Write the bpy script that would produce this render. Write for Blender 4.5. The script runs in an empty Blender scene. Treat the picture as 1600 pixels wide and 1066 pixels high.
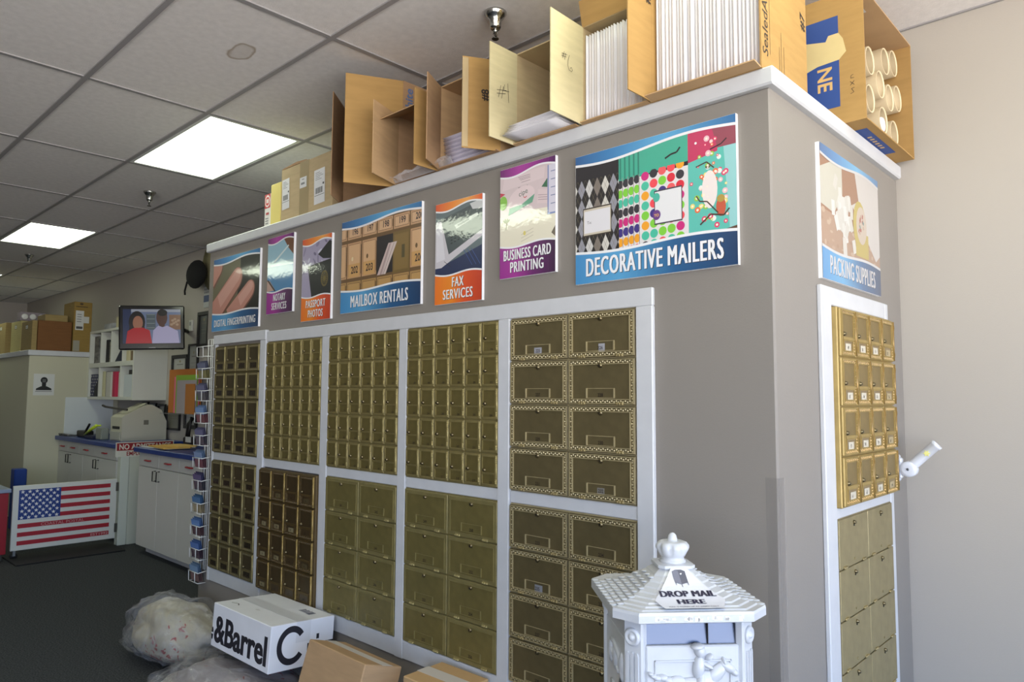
import bpy, bmesh, math, random
from mathutils import Vector, Matrix, Euler
random.seed(11)
PI = math.pi
sc = bpy.context.scene
COL = sc.collection

# ------------------------------------------------------------------ camera, world, exposure
FPX, YAW, PITCH, ROLL, EYE = 1124.309, -0.755328, 0.0754556, 0.0051874, 1.5
_f = Vector((math.sin(YAW)*math.cos(PITCH), math.cos(YAW)*math.cos(PITCH), math.sin(PITCH)))
_r = Vector((math.cos(YAW), -math.sin(YAW), 0))
_u = _r.cross(_f)
_R = math.cos(ROLL)*_r + math.sin(ROLL)*_u
_U = -math.sin(ROLL)*_r + math.cos(ROLL)*_u
cam_d = bpy.data.cameras.new('camera')
cam_d.sensor_width = 36.0
cam_d.lens = 36.0*FPX/1600.0
cam_d.clip_start, cam_d.clip_end = 0.05, 200
cam = bpy.data.objects.new('camera', cam_d)
COL.objects.link(cam)
cam.matrix_world = Matrix(((_R.x, _U.x, -_f.x, 0), (_R.y, _U.y, -_f.y, 0), (_R.z, _U.z, -_f.z, EYE), (0, 0, 0, 1)))
sc.camera = cam

sc.view_settings.view_transform = 'Standard'
sc.view_settings.look = 'None'
sc.view_settings.gamma = 1.0
sc.view_settings.use_curve_mapping = False
sc.view_settings.exposure = 0.0

SKY_STRENGTH = 5.2           # overcast-bright daylight outside the shop windows
TROFFER = 6.0               # fluorescent ceiling panels
w = bpy.data.worlds.new('world')
sc.world = w
w.use_nodes = True
nt = w.node_tree
nt.nodes.clear()
_o = nt.nodes.new('ShaderNodeOutputWorld')
_b = nt.nodes.new('ShaderNodeBackground')
_tc = nt.nodes.new('ShaderNodeTexCoord')
_sx = nt.nodes.new('ShaderNodeSeparateXYZ')
_mr = nt.nodes.new('ShaderNodeMapRange')
_rp = nt.nodes.new('ShaderNodeValToRGB')
_mr.inputs['From Min'].default_value = -0.12
_mr.inputs['From Max'].default_value = 0.12
_rp.color_ramp.elements[0].color = (2.30, 2.20, 2.08, 1)     # sunlit pavement below the horizon
_rp.color_ramp.elements[1].color = (0.47, 0.78, 1.36, 1)      # sky
nt.links.new(_tc.outputs['Generated'], _sx.inputs[0])
nt.links.new(_sx.outputs['Z'], _mr.inputs['Value'])
nt.links.new(_mr.outputs[0], _rp.inputs[0])
nt.links.new(_rp.outputs[0], _b.inputs['Color'])
_b.inputs['Strength'].default_value = SKY_STRENGTH
nt.links.new(_b.outputs[0], _o.inputs['Surface'])

# the shop front behind the camera: glass wall along x = XW and along y = YW, daylight enters there
XW, YW, XF, YB, CEIL = 3.0, -4.6, -14.6, 3.26, 3.04
WINDOWS = [('x', -4.2, -1.9, 0.12, 2.75), ('x', -1.75, 0.55, 0.12, 2.75), ('x', 0.7, 2.9, 0.12, 2.75),
           ('y', 0.6, 2.8, 0.12, 2.75)]
for ax, a0, a1, z0, z1 in WINDOWS:
    L = bpy.data.lights.new('window_daylight_portal', 'AREA')
    L.shape = 'RECTANGLE'
    L.size, L.size_y = (a1-a0), (z1-z0)
    L.cycles.is_portal = True
    lo = bpy.data.objects.new('window_daylight_portal', L)
    COL.objects.link(lo)
    if ax == 'x':
        lo.location = (XW+0.02, (a0+a1)/2, (z0+z1)/2)
        lo.rotation_euler = (PI/2, 0, PI/2)       # -Z points to -x
    else:
        lo.location = ((a0+a1)/2, YW-0.02, (z0+z1)/2)
        lo.rotation_euler = (PI/2, 0, 0)     # -Z points to +y

# ------------------------------------------------------------------ helpers
def lin(c):
    c = c/255.0
    return c/12.92 if c <= 0.04045 else ((c+0.055)/1.055)**2.4
def rgb(r, g, b): return (lin(r), lin(g), lin(b), 1.0)

MATS = {}
def mat(name, col, rough=0.55, metal=0.0, noise=0.0, nscale=40.0, bump=0.0, bscale=200.0, spec=0.5, coat=0.0,
        emit=None, estr=0.0, alpha=1.0, trans=0.0, stretch=None):
    if name in MATS: return MATS[name]
    m = bpy.data.materials.new(name)
    m.use_nodes = True
    n, l = m.node_tree.nodes, m.node_tree.links
    p = n['Principled BSDF']
    c = rgb(*col)
    p.inputs['Base Color'].default_value = c
    p.inputs['Roughness'].default_value = rough
    p.inputs['Metallic'].default_value = metal
    p.inputs['Specular IOR Level'].default_value = spec
    p.inputs['Coat Weight'].default_value = coat
    p.inputs['Coat Roughness'].default_value = 0.08
    p.inputs['Alpha'].default_value = alpha
    p.inputs['Transmission Weight'].default_value = trans
    if emit:
        p.inputs['Emission Color'].default_value = rgb(*emit)
        p.inputs['Emission Strength'].default_value = estr
    if noise or bump:
        tc = n.new('ShaderNodeTexCoord')
        src = tc.outputs['Object']
        if stretch:
            mp = n.new('ShaderNodeMapping')
            mp.inputs['Scale'].default_value = stretch
            l.new(src, mp.inputs['Vector'])
            src = mp.outputs[0]
    if noise:
        t = n.new('ShaderNodeTexNoise')
        t.inputs['Scale'].default_value = nscale
        t.inputs['Detail'].default_value = 5.0
        l.new(src, t.inputs['Vector'])
        r = n.new('ShaderNodeValToRGB')
        r.color_ramp.elements[0].position = 0.3
        r.color_ramp.elements[1].position = 0.7
        r.color_ramp.elements[0].color = tuple(x*(1-noise) for x in c[:3]) + (1,)
        r.color_ramp.elements[1].color = tuple(min(1, x*(1+noise)) for x in c[:3]) + (1,)
        l.new(t.outputs['Fac'], r.inputs[0])
        l.new(r.outputs[0], p.inputs['Base Color'])
    if bump:
        t2 = n.new('ShaderNodeTexNoise')
        t2.inputs['Scale'].default_value = bscale
        t2.inputs['Detail'].default_value = 4.0
        l.new(src, t2.inputs['Vector'])
        bp = n.new('ShaderNodeBump')
        bp.inputs['Strength'].default_value = bump
        bp.inputs['Distance'].default_value = 0.004
        l.new(t2.outputs['Fac'], bp.inputs['Height'])
        l.new(bp.outputs[0], p.inputs['Normal'])
    MATS[name] = m
    return m

def gloss(m):
    """rippled glossy lamination over a print"""
    n, l = m.node_tree.nodes, m.node_tree.links
    p = n['Principled BSDF']
    p.inputs['Coat Weight'].default_value = 1.0
    p.inputs['Coat Roughness'].default_value = 0.05
    p.inputs['Coat IOR'].default_value = 1.75
    tc = n.new('ShaderNodeTexCoord')
    t = n.new('ShaderNodeTexNoise')
    t.inputs['Scale'].default_value = 55
    t.inputs['Detail'].default_value = 2
    b = n.new('ShaderNodeBump')
    b.inputs['Strength'].default_value = 0.5
    b.inputs['Distance'].default_value = 0.0004
    l.new(tc.outputs['Object'], t.inputs['Vector'])
    l.new(t.outputs['Fac'], b.inputs['Height'])
    l.new(b.outputs[0], p.inputs['Coat Normal'])
    return m

def ramp_mat(name, stops, axis, lo, hi, rough=0.3, coat=0.35, stripes=0.0):
    """printed colour blend across an object's own axis"""
    if name in MATS: return MATS[name]
    m = bpy.data.materials.new(name)
    m.use_nodes = True
    n, l = m.node_tree.nodes, m.node_tree.links
    p = n['Principled BSDF']
    p.inputs['Roughness'].default_value = rough
    p.inputs['Coat Weight'].default_value = coat
    p.inputs['Coat Roughness'].default_value = 0.12
    tc = n.new('ShaderNodeTexCoord')
    s = n.new('ShaderNodeSeparateXYZ')
    mr = n.new('ShaderNodeMapRange')
    mr.inputs['From Min'].default_value, mr.inputs['From Max'].default_value = lo, hi
    r = n.new('ShaderNodeValToRGB')
    while len(r.color_ramp.elements) < len(stops): r.color_ramp.elements.new(0.5)
    for e, (t, c) in zip(r.color_ramp.elements, stops):
        e.position = t
        e.color = rgb(*c)
    gloss(m)
    l.new(tc.outputs['Object'], s.inputs[0])
    l.new(s.outputs[axis], mr.inputs['Value'])
    l.new(mr.outputs[0], r.inputs[0])
    l.new(r.outputs[0], p.inputs['Base Color'])
    MATS[name] = m
    return m

class MB:
    """collects faces with material slots; build() links them as one mesh object"""
    def __init__(s): s.v, s.f, s.m, s.mats, s.sm = [], [], [], [], []
    def slot(s, m):
        if m not in s.mats: s.mats.append(m)
        return s.mats.index(m)
    def add(s, vs, fs, m, smooth=False):
        b = len(s.v); k = s.slot(m)
        s.v += [tuple(v) for v in vs]
        for f in fs:
            s.f.append([b+i for i in f]); s.m.append(k); s.sm.append(smooth)
        return s
    def box(s, x0, x1, y0, y1, z0, z1, m, M=None):
        vs = [Vector((x, y, z)) for z in (z0, z1) for y in (y0, y1) for x in (x0, x1)]
        if M is not None: vs = [M @ v for v in vs]
        return s.add(vs, [(0, 2, 3, 1), (4, 5, 7, 6), (0, 1, 5, 4), (2, 6, 7, 3), (0, 4, 6, 2), (1, 3, 7, 5)], m)
    def bbox(s, x0, x1, y0, y1, z0, z1, m, b=0.003, M=None):
        """box with chamfered edges"""
        b = min(b, (x1-x0)*0.45, (y1-y0)*0.45, (z1-z0)*0.45)
        vs, idx = [], {}
        for i, X in enumerate((x0, x1)):
            for j, Y in enumerate((y0, y1)):
                for k, Z in enumerate((z0, z1)):
                    ix, iy, iz = X+(b if i == 0 else -b), Y+(b if j == 0 else -b), Z+(b if k == 0 else -b)
                    idx[i, j, k, 'x'] = len(vs); vs.append(Vector((X, iy, iz)))
                    idx[i, j, k, 'y'] = len(vs); vs.append(Vector((ix, Y, iz)))
                    idx[i, j, k, 'z'] = len(vs); vs.append(Vector((ix, iy, Z)))
        fs = []
        for i in (0, 1):
            q = [idx[i, 0, 0, 'x'], idx[i, 1, 0, 'x'], idx[i, 1, 1, 'x'], idx[i, 0, 1, 'x']]
            fs.append(q if i else q[::-1])
            q = [idx[0, i, 0, 'y'], idx[0, i, 1, 'y'], idx[1, i, 1, 'y'], idx[1, i, 0, 'y']]
            fs.append(q if i else q[::-1])
            q = [idx[0, 0, i, 'z'], idx[1, 0, i, 'z'], idx[1, 1, i, 'z'], idx[0, 1, i, 'z']]
            fs.append(q if i else q[::-1])
        for a in (0, 1):
            for c in (0, 1):
                fs.append([idx[a, c, 0, 'x'], idx[a, c, 1, 'x'], idx[a, c, 1, 'y'], idx[a, c, 0, 'y']])
                fs.append([idx[a, 0, c, 'x'], idx[a, 1, c, 'x'], idx[a, 1, c, 'z'], idx[a, 0, c, 'z']])
                fs.append([idx[0, a, c, 'y'], idx[1, a, c, 'y'], idx[1, a, c, 'z'], idx[0, a, c, 'z']])
                for d in (0, 1):
                    fs.append([idx[a, c, d, 'x'], idx[a, c, d, 'y'], idx[a, c, d, 'z']])
        if M is not None: vs = [M @ v for v in vs]
        return s.add(vs, fs, m)
    def prism(s, pts, z0, z1, m, M=None, smooth=False):
        """2-D outline (x, y) extruded from z0 to z1"""
        n = len(pts)
        vs = [Vector((p[0], p[1], z0)) for p in pts] + [Vector((p[0], p[1], z1)) for p in pts]
        if M is not None: vs = [M @ v for v in vs]
        fs = [list(range(n))[::-1], list(range(n, 2*n))] + [(i, (i+1) % n, n+(i+1) % n, n+i) for i in range(n)]
        return s.add(vs, fs, m, smooth)
    def lathe(s, prof, m, seg=16, M=None, smooth=True, close=True):
        """profile [(r, z)] round the z axis"""
        vs, fs = [], []
        for r, z in prof:
            for k in range(seg):
                a = 2*PI*k/seg
                vs.append(Vector((r*math.cos(a), r*math.sin(a), z)))
        for i in range(len(prof)-1):
            for k in range(seg):
                k2 = (k+1) % seg
                fs.append((i*seg+k, i*seg+k2, (i+1)*seg+k2, (i+1)*seg+k))
        if close:
            fs.append(list(range(seg))[::-1]); fs.append([(len(prof)-1)*seg+k for k in range(seg)])
        if M is not None: vs = [M @ v for v in vs]
        return s.add(vs, fs, m, smooth)
    def tube(s, path, r, m, seg=6, close=False):
        P = [Vector(p) for p in path]
        n = len(P); vs, fs = [], []
        for i, p in enumerate(P):
            a = P[(i-1) % n] if (close or i > 0) else P[i]
            b = P[(i+1) % n] if (close or i < n-1) else P[i]
            d = (b-a).normalized()
            up = Vector((0, 0, 1)) if abs(d.z) < 0.9 else Vector((1, 0, 0))
            q = d.cross(up).normalized(); t = q.cross(d)
            rr = r[i] if isinstance(r, (list, tuple)) else r
            for k in range(seg):
                an = 2*PI*k/seg
                vs.append(p + rr*(math.cos(an)*q + math.sin(an)*t))
        for i in range(n if close else n-1):
            j = (i+1) % n
            for k in range(seg):
                k2 = (k+1) % seg
                fs.append((i*seg+k, i*seg+k2, j*seg+k2, j*seg+k))
        if not close:
            fs.append(list(range(seg))[::-1]); fs.append([(n-1)*seg+k for k in range(seg)])
        return s.add(vs, fs, m, True)
    def ell(s, c, r, m, seg=12, rings=8, M=None):
        vs, fs = [], []
        for i in range(rings+1):
            th = PI*i/rings
            for k in range(seg):
                a = 2*PI*k/seg
                v = Vector((r[0]*math.sin(th)*math.cos(a), r[1]*math.sin(th)*math.sin(a), r[2]*math.cos(th)))
                if M is not None: v = M @ v
                vs.append(v+Vector(c))
        for i in range(rings):
            for k in range(seg):
                k2 = (k+1) % seg
                fs.append((i*seg+k, (i+1)*seg+k, (i+1)*seg+k2, i*seg+k2))
        return s.add(vs, fs, m, True)
    def mesh(s, name):
        me = bpy.data.meshes.new(name)
        me.from_pydata(s.v, [], s.f)
        for m in s.mats: me.materials.append(m)
        me.polygons.foreach_set('material_index', s.m)
        me.polygons.foreach_set('use_smooth', s.sm)
        me.update()
        bm = bmesh.new(); bm.from_mesh(me)
        bmesh.ops.recalc_face_normals(bm, faces=bm.faces)
        bm.to_mesh(me); bm.free()
        return me
    def build(s, name, parent=None, loc=None, rot=None):
        return link(name, s.mesh(name), parent, loc, rot)

def link(name, me, parent=None, loc=None, rot=None):
    o = bpy.data.objects.new(name, me)
    COL.objects.link(o)
    if parent is not None: o.parent = parent
    if loc is not None: o.location = loc
    if rot is not None: o.rotation_euler = rot
    return o
def tag(o, label, cat, group=None):
    o['label'] = label; o['category'] = cat
    if group: o['group'] = group
    return o
def struct(o, label=None, cat=None):
    o['kind'] = 'structure'
    if label: o['label'] = label
    if cat: o['category'] = cat
    return o
def thing(name, label, cat, loc=(0, 0, 0), rot=(0, 0, 0), group=None):
    o = link(name, None, None, loc, rot)
    o.empty_display_size = 0.05
    return tag(o, label, cat, group)
def copy_tree(o, parent=None):
    c = o.copy(); COL.objects.link(c); c.parent = parent
    for ch in o.children: copy_tree(ch, c)
    return c

# ---- lettering: outlines of the built-in font, cached glyph by glyph
GLY = {}
def load_glyphs(chars, bold):
    objs = []
    for ch in chars:
        for body in (ch, 'H'+ch+'H'):
            cu = bpy.data.curves.new('glyph', 'FONT')
            cu.body = body
            cu.offset = bold
            cu.resolution_u = 3
            ob = bpy.data.objects.new('glyph', cu)
            COL.objects.link(ob); objs.append((ch, body == ch, ob))
    dg = bpy.context.evaluated_depsgraph_get()
    got = {}
    for ch, single, ob in objs:
        me = bpy.data.meshes.new_from_object(ob.evaluated_get(dg))
        vs = [(v.co.x, v.co.y) for v in me.vertices]
        fs = [tuple(p.vertices) for p in me.polygons]
        got[ch, single] = (vs, fs)
        bpy.data.meshes.remove(me)
    for ch, single, ob in objs:
        cu = ob.data
        bpy.data.objects.remove(ob); bpy.data.curves.remove(cu)
    wd = lambda vs: (max(v[0] for v in vs)-min(v[0] for v in vs)) if vs else 0
    return got, wd
def glyph_set(key, chars, bold):
    got, wd = load_glyphs(chars + 'H|', bold)
    hh = wd(got['|', False][0]) - 0  # H|H
    adv = {}
    # width of HxH minus the two H = advance of x up to a constant
    g2, _ = load_glyphs('H', bold)
    hw = wd(g2['H', True][0])
    base = wd(g2['H', False][0])            # HHH
    hadv = (base-hw)/2.0
    for ch in chars:
        adv[ch] = wd(got[ch, False][0]) - hw - hadv
    cap = max(v[1] for v in g2['H', True][0])
    GLY[key] = ({ch: got[ch, True] for ch in chars}, adv, cap)
UPPER = 'ABCDEFGHIJKLMNOPQRSTUVWXYZ0123456789&#:.,-'
glyph_set('plain', UPPER + 'abcdefghijklmnopqrstuvwxyz', 0.0)
glyph_set('bold', UPPER + 'abcdefghijklmnopqrstuvwxyz', 0.022)

def text2d(s, cap, sx=1.0, align='c', style='bold', track=0.0):
    """[(verts, faces)] of a line of lettering, cap height = cap, baseline at y = 0"""
    g, adv, ch = GLY[style]
    k = cap/ch
    x, out = 0.0, []
    for c in s:
        if c == ' ': x += 0.32; continue
        vs, fs = g[c]
        out.append(([(v[0]+x, v[1]) for v in vs], fs))
        x += adv[c]+track
    wdt = x-track
    sh = {'l': 0, 'c': -wdt/2, 'r': -wdt}[align]
    return [([((v[0]+sh)*k*sx, v[1]*k) for v in vs], fs) for vs, fs in out], wdt*k*sx

def clip_poly(pts, x0, x1, y0, y1):
    def cut(ps, inside, inter):
        out = []
        for i, p in enumerate(ps):
            q = ps[i-1]
            if inside(p):
                if not inside(q): out.append(inter(q, p))
                out.append(p)
            elif inside(q): out.append(inter(q, p))
        return out
    def ix(X): return lambda a, b: (X, a[1]+(b[1]-a[1])*(X-a[0])/(b[0]-a[0]))
    def iy(Y): return lambda a, b: (a[0]+(b[0]-a[0])*(Y-a[1])/(b[1]-a[1]), Y)
    for ins, it in ((lambda p: p[0] >= x0, ix(x0)), (lambda p: p[0] <= x1, ix(x1)), (lambda p: p[1] >= y0, iy(y0)), (lambda p: p[1] <= y1, iy(y1))):
        if not pts: return pts
        pts = cut(pts, ins, it)
    return pts

def pmat(c, rough=0.3, coat=0.3):
    """printed ink of one colour on glossy board"""
    nm = 'ink_%d_%d_%d_%d_%d' % (c[0], c[1], c[2], int(rough*100), int(coat*100))
    if nm in MATS: return MATS[nm]
    m = mat(nm, c, rough=rough, coat=min(coat, 1.0))
    return gloss(m) if coat >= 1.0 else m

class Pic:
    """flat print: coloured shapes in the local x-y plane, layered a fraction of a millimetre apart"""
    def __init__(s, clip=None, z=0.0006, dz=0.00012, rough=0.3, coat=0.3):
        s.mb, s.clip, s.z, s.dz, s.rough, s.coat = MB(), clip, z, dz, rough, coat
        s.n = 0
        s.gain = 1.0
    def M(s, c): return c if not isinstance(c, tuple) else pmat(tuple(int(v*s.gain) for v in c), s.rough, s.coat)
    def poly(s, pts, c, lay=0):
        if s.clip: pts = clip_poly(list(pts), *s.clip)
        if len(pts) < 3: return s
        s.n += 1
        z = s.z+lay*s.dz+(s.n % 40)*2.5e-6
        s.mb.add([(p[0], p[1], z) for p in pts], [list(range(len(pts)))], s.M(c))
        return s
    def rect(s, x0, y0, x1, y1, c, lay=0): return s.poly([(x0, y0), (x1, y0), (x1, y1), (x0, y1)], c, lay)
    def rrect(s, cx, cy, w, h, a, c, lay=0):
        ca, sa = math.cos(a), math.sin(a)
        return s.poly([(cx+ca*x-sa*y, cy+sa*x+ca*y) for x, y in ((-w/2, -h/2), (w/2, -h/2), (w/2, h/2), (-w/2, h/2))], c, lay)
    def oval(s, cx, cy, rx, ry, c, lay=0, a=0.0, n=18):
        ca, sa = math.cos(a), math.sin(a)
        return s.poly([(cx+ca*rx*math.cos(2*PI*k/n)-sa*ry*math.sin(2*PI*k/n), cy+sa*rx*math.cos(2*PI*k/n)+ca*ry*math.sin(2*PI*k/n)) for k in range(n)], c, lay)
    def line(s, pts, wd, c, lay=0):
        for a, b in zip(pts[:-1], pts[1:]):
            d = Vector((b[0]-a[0], b[1]-a[1])); L = d.length
            if L < 1e-6: continue
            n = Vector((-d.y, d.x))/L*wd/2
            s.poly([(a[0]-n.x, a[1]-n.y), (b[0]-n.x, b[1]-n.y), (b[0]+n.x, b[1]+n.y), (a[0]+n.x, a[1]+n.y)], c, lay)
        return s
    def heavy(s, t, x, y, cap, c, lay, width, sm):
        """condensed poster lettering: strokes thickened sideways"""
        for k, dx in enumerate((-sm, -sm*0.33, sm*0.33, sm)):
            s.text(t, x+dx, y, cap, c, lay+0.05*k, width=width-2*sm, style='plain', track=0.07)
        return s
    def text(s, t, x, y, cap, c, lay=3, sx=1.0, align='c', style='bold', rot=0.0, shear=0.0, track=0.0, width=None):
        gl, wd = text2d(t, cap, sx, align, style, track)
        kx = 1.0 if not width else width/wd
        ca, sa = math.cos(rot), math.sin(rot)
        z = s.z+lay*s.dz
        m = s.M(c)
        for vs, fs in gl:
            vv = []
            for vx, vy in vs:
                vx = vx*kx+shear*vy
                vv.append((x+ca*vx-sa*vy, y+sa*vx+ca*vy, z))
            if s.clip:
                x0, x1, y0, y1 = s.clip
                if max(q[0] for q in vv) > x1 or min(q[0] for q in vv) < x0:
                    for f in fs:
                        pts = clip_poly([vv[i][:2] for i in f], x0, x1, y0, y1)
                        if len(pts) > 2: s.mb.add([(q[0], q[1], z) for q in pts], [list(range(len(pts)))], m)
                    continue
            s.mb.add(vv, fs, m)
        return s
    def build(s, name, parent, loc=(0, 0, 0), rot=(0, 0, 0)):
        me = bpy.data.meshes.new(name)
        me.from_pydata(s.mb.v, [], s.mb.f)
        for m in s.mb.mats: me.materials.append(m)
        me.polygons.foreach_set('material_index', s.mb.m)
        me.update()
        # printed faces look outwards
        bm = bmesh.new(); bm.from_mesh(me)
        bm.normal_update()
        for f in bm.faces:
            if f.normal.z < 0: f.normal_flip()
        bm.to_mesh(me); bm.free()
        return link(name, me, parent, loc, rot)
ROT_A = (PI/2, 0, 0)            # local x-y plane on a wall that faces -y
ROT_B = (PI/2, 0, PI/2)         # local x-y plane on a wall that faces +x
# ------------------------------------------------------------------ materials of the place
M_BEIGE = mat('beige_wall_paint', (176, 169, 160), rough=0.75, bump=0.08, bscale=180)
M_TAUPE = mat('taupe_wall_paint', (134, 128, 121), rough=0.7, bump=0.08, bscale=180)
M_WHITE = mat('white_trim_paint', (197, 198, 201), rough=0.45, noise=0.03, nscale=14, bump=0.06, bscale=60)
M_CARPET = mat('charcoal_carpet', (70, 72, 74), rough=1.0, noise=0.5, nscale=110, bump=0.9, bscale=420, spec=0.1)
M_TILE = mat('ceiling_tile_board', (228, 224, 222), rough=0.9, noise=0.05, nscale=30, bump=0.35, bscale=150, spec=0.2)
M_TEE = mat('ceiling_grid_metal', (150, 147, 148), rough=0.5)
M_PLENUM = mat('plenum_grey', (90, 88, 86), rough=0.9)
M_GLASS = mat('window_glass', (240, 245, 248), rough=0.03, alpha=0.06)
M_ALU = mat('window_aluminium', (120, 120, 122), rough=0.4, metal=0.6)
M_DARK = mat('dark_grey_brown_paint', (70, 66, 60), rough=0.8)  # plain dark grey-brown for the plinth and the paper guide

# ------------------------------------------------------------------ room shell
T = 0.12
struct(MB().box(XF-T, XW+T, YW-T, YB+T, -0.12, 0, M_CARPET).build('floor'), 'charcoal grey carpeted floor of the shop', 'floor')
struct(MB().box(XF-T, XW+T, YB, YB+T, 0, CEIL+0.1, M_BEIGE).build('wall_right'), 'plain beige painted wall behind the mailbox block', 'wall')
struct(MB().box(XF-T, XF, YW-T, YB, 0, CEIL+0.1, M_BEIGE).build('wall_far'), 'beige end wall far behind the closet', 'wall')
def shop_front(axis, at, lo, hi, wins, name, label):
    mb = MB()
    def bx(a0, a1, z0, z1):
        if a1-a0 < 1e-4 or z1-z0 < 1e-4: return
        if axis == 'x': mb.box(at, at+T, a0, a1, z0, z1, M_BEIGE)
        else: mb.box(a0, a1, at-T, at, z0, z1, M_BEIGE)
    cur = lo
    for a0, a1, z0, z1 in wins:
        bx(cur, a0, 0, CEIL+0.1); bx(a0, a1, 0, z0); bx(a0, a1, z1, CEIL+0.1); cur = a1
    bx(cur, hi, 0, CEIL+0.1)
    struct(mb.build(name), label, 'wall')
wx = [q[1:] for q in WINDOWS if q[0] == 'x']
wy = [q[1:] for q in WINDOWS if q[0] == 'y']
shop_front('x', XW, YW, YB, wx, 'wall_front', 'beige shop front wall with wide windows')
shop_front('y', YW, XF, XW, wy, 'wall_left', 'beige side wall with one wide window')
for i, (ax, a0, a1, z0, z1) in enumerate(WINDOWS):
    wo = struct(link('window_%d' % (i+1), None), 'wide aluminium framed shop window', 'window')
    fr = MB()
    for p in ((a0, a0+0.05, z0, z1), (a1-0.05, a1, z0, z1), (a0, a1, z0, z0+0.05), (a0, a1, z1-0.05, z1)):
        if ax == 'x': fr.box(XW+0.03, XW+0.08, p[0], p[1], p[2], p[3], M_ALU)
        else: fr.box(p[0], p[1], YW-0.08, YW-0.03, p[2], p[3], M_ALU)
    fr.build('window_frame', wo)
    g = MB()
    if ax == 'x': g.box(XW+0.05, XW+0.056, a0+0.05, a1-0.05, z0+0.05, z1-0.05, M_GLASS)
    else: g.box(a0+0.05, a1-0.05, YW-0.056, YW-0.05, z0+0.05, z1-0.05, M_GLASS)
    g.build('pane', wo)

# ---- suspended ceiling: tiles, tees and lit panels
GX, DX, GY, DY = -3.868, 1.229, 1.653, 0.600
xs = [GX+DX*k for k in range(-9, 6)]
xs = [XF] + [x for x in xs if XF+0.05 < x < XW-0.05] + [XW]
ys = [GY+DY*k for k in range(-11, 3)]
ys = [YW] + [y for y in ys if YW+0.05 < y < YB-0.05] + [YB]
ceil = struct(MB().box(XF-T, XW+T, YW-T, YB+T, CEIL+0.16, CEIL+0.2, M_PLENUM).build('ceiling'), 'suspended ceiling of large white tiles in a metal grid', 'ceiling')
def is_light(x0, y0):
    k = round((x0-(GX-DX))/DX); j = round((y0-GY)/DY)
    return abs(x0-(GX-DX+k*DX)) < 0.01 and abs(y0-(GY+j*DY)) < 0.01 and k % 3 == 0 and j % 4 == 0 and (j == 0 or (j == -4 and x0 > -9))
TG = 0.012
stain = mat('stained_ceiling_tile', (228, 224, 222), rough=0.9, noise=0.05, nscale=30, bump=0.35, bscale=150, spec=0.2)
def ring_stain(m, cx, cy, r, c):
    n, l = m.node_tree.nodes, m.node_tree.links
    p = n['Principled BSDF']
    old = p.inputs['Base Color'].links[0].from_socket
    tc = n.new('ShaderNodeTexCoord'); mp = n.new('ShaderNodeMapping')
    mp.inputs['Location'].default_value = (-cx, -cy, 0)
    nz = n.new('ShaderNodeTexNoise'); nz.inputs['Scale'].default_value = 9
    ad = n.new('ShaderNodeVectorMath'); ad.operation = 'MULTIPLY_ADD'
    ad.inputs[1].default_value = (0.06, 0.06, 0.0)
    l.new(tc.outputs['Object'], mp.inputs[0]); l.new(tc.outputs['Object'], nz.inputs['Vector'])
    l.new(nz.outputs['Color'], ad.inputs[0]); l.new(mp.outputs[0], ad.inputs[2])
    ml = n.new('ShaderNodeVectorMath'); ml.operation = 'MULTIPLY'; ml.inputs[1].default_value = (0.6, 1, 0)
    l.new(ad.outputs[0], ml.inputs[0])
    ln = n.new('ShaderNodeVectorMath'); ln.operation = 'LENGTH'
    l.new(ml.outputs[0], ln.inputs[0])
    rp = n.new('ShaderNodeValToRGB')
    e = rp.color_ramp.elements
    e[0].position, e[0].color = 0.0, (0.25, 0.25, 0.25, 1)
    e[1].position, e[1].color = r*0.8, (0.25, 0.25, 0.25, 1)
    a = e.new(r); a.color = (1, 1, 1, 1)
    b2 = e.new(r*1.12); b2.color = (0, 0, 0, 1)
    l.new(ln.outputs['Value'], rp.inputs[0])
    mx = n.new('ShaderNodeMixRGB')
    mx.inputs[2].default_value = rgb(*c)
    l.new(rp.outputs[0], mx.inputs[0]); l.new(old, mx.inputs[1]); l.new(mx.outputs[0], p.inputs['Base Color'])
tile_mesh = {}
light_spots = []
for i in range(len(xs)-1):
    for j in range(len(ys)-1):
        x0, x1, y0, y1 = xs[i], xs[i+1], ys[j], ys[j+1]
        if is_light(x0, y0):
            light_spots.append((x0, x1, y0, y1)); continue
        wd, hd = x1-x0-0.006, y1-y0-0.006
        key = (round(wd, 3), round(hd, 3))
        stained = x0 < -3.0 < x1 and y0 < 1.3 < y1
        if stained: key = 'stained'
        if key not in tile_mesh:
            tile_mesh[key] = MB().box(-wd/2, wd/2, -hd/2, hd/2, 0, 0.016, stain if stained else M_TILE).mesh('ceiling_tile')
        link('ceiling_tile', tile_mesh[key], ceil, ((x0+x1)/2, (y0+y1)/2, CEIL+0.006))
def _pix_ceiling(px, py):
    d = _f + _R*((px-800)/FPX) + _U*(-(py-533)/FPX)
    t = (CEIL-EYE)/d.z
    return d.x*t, d.y*t
_sx_, _sy_ = _pix_ceiling(407, 84)
_cx_ = [((a+b)/2) for a, b in zip(xs[:-1], xs[1:]) if a < -3.0 < b][0]
_cy_ = [((a+b)/2) for a, b in zip(ys[:-1], ys[1:]) if a < 1.3 < b][0]
ring_stain(stain, _sx_-_cx_-0.03, _sy_-_cy_-0.03, 0.050, (165, 150, 132))
tee_x = MB().box(XF, XW, -TG, TG, 0, 0.006, M_TEE).box(XF, XW, -0.002, 0.002, 0.006, 0.05, M_TEE).mesh('grid_bar')
for y in ys: link('grid_bar', tee_x, ceil, (0, y, CEIL))
tee_y = MB().box(-TG, TG, YW, YB, 0.0005, 0.006, M_TEE).box(-0.002, 0.002, YW, YB, 0.006, 0.05, M_TEE).mesh('grid_bar')
for x in xs: link('grid_bar', tee_y, ceil, (x, 0, CEIL))

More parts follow.
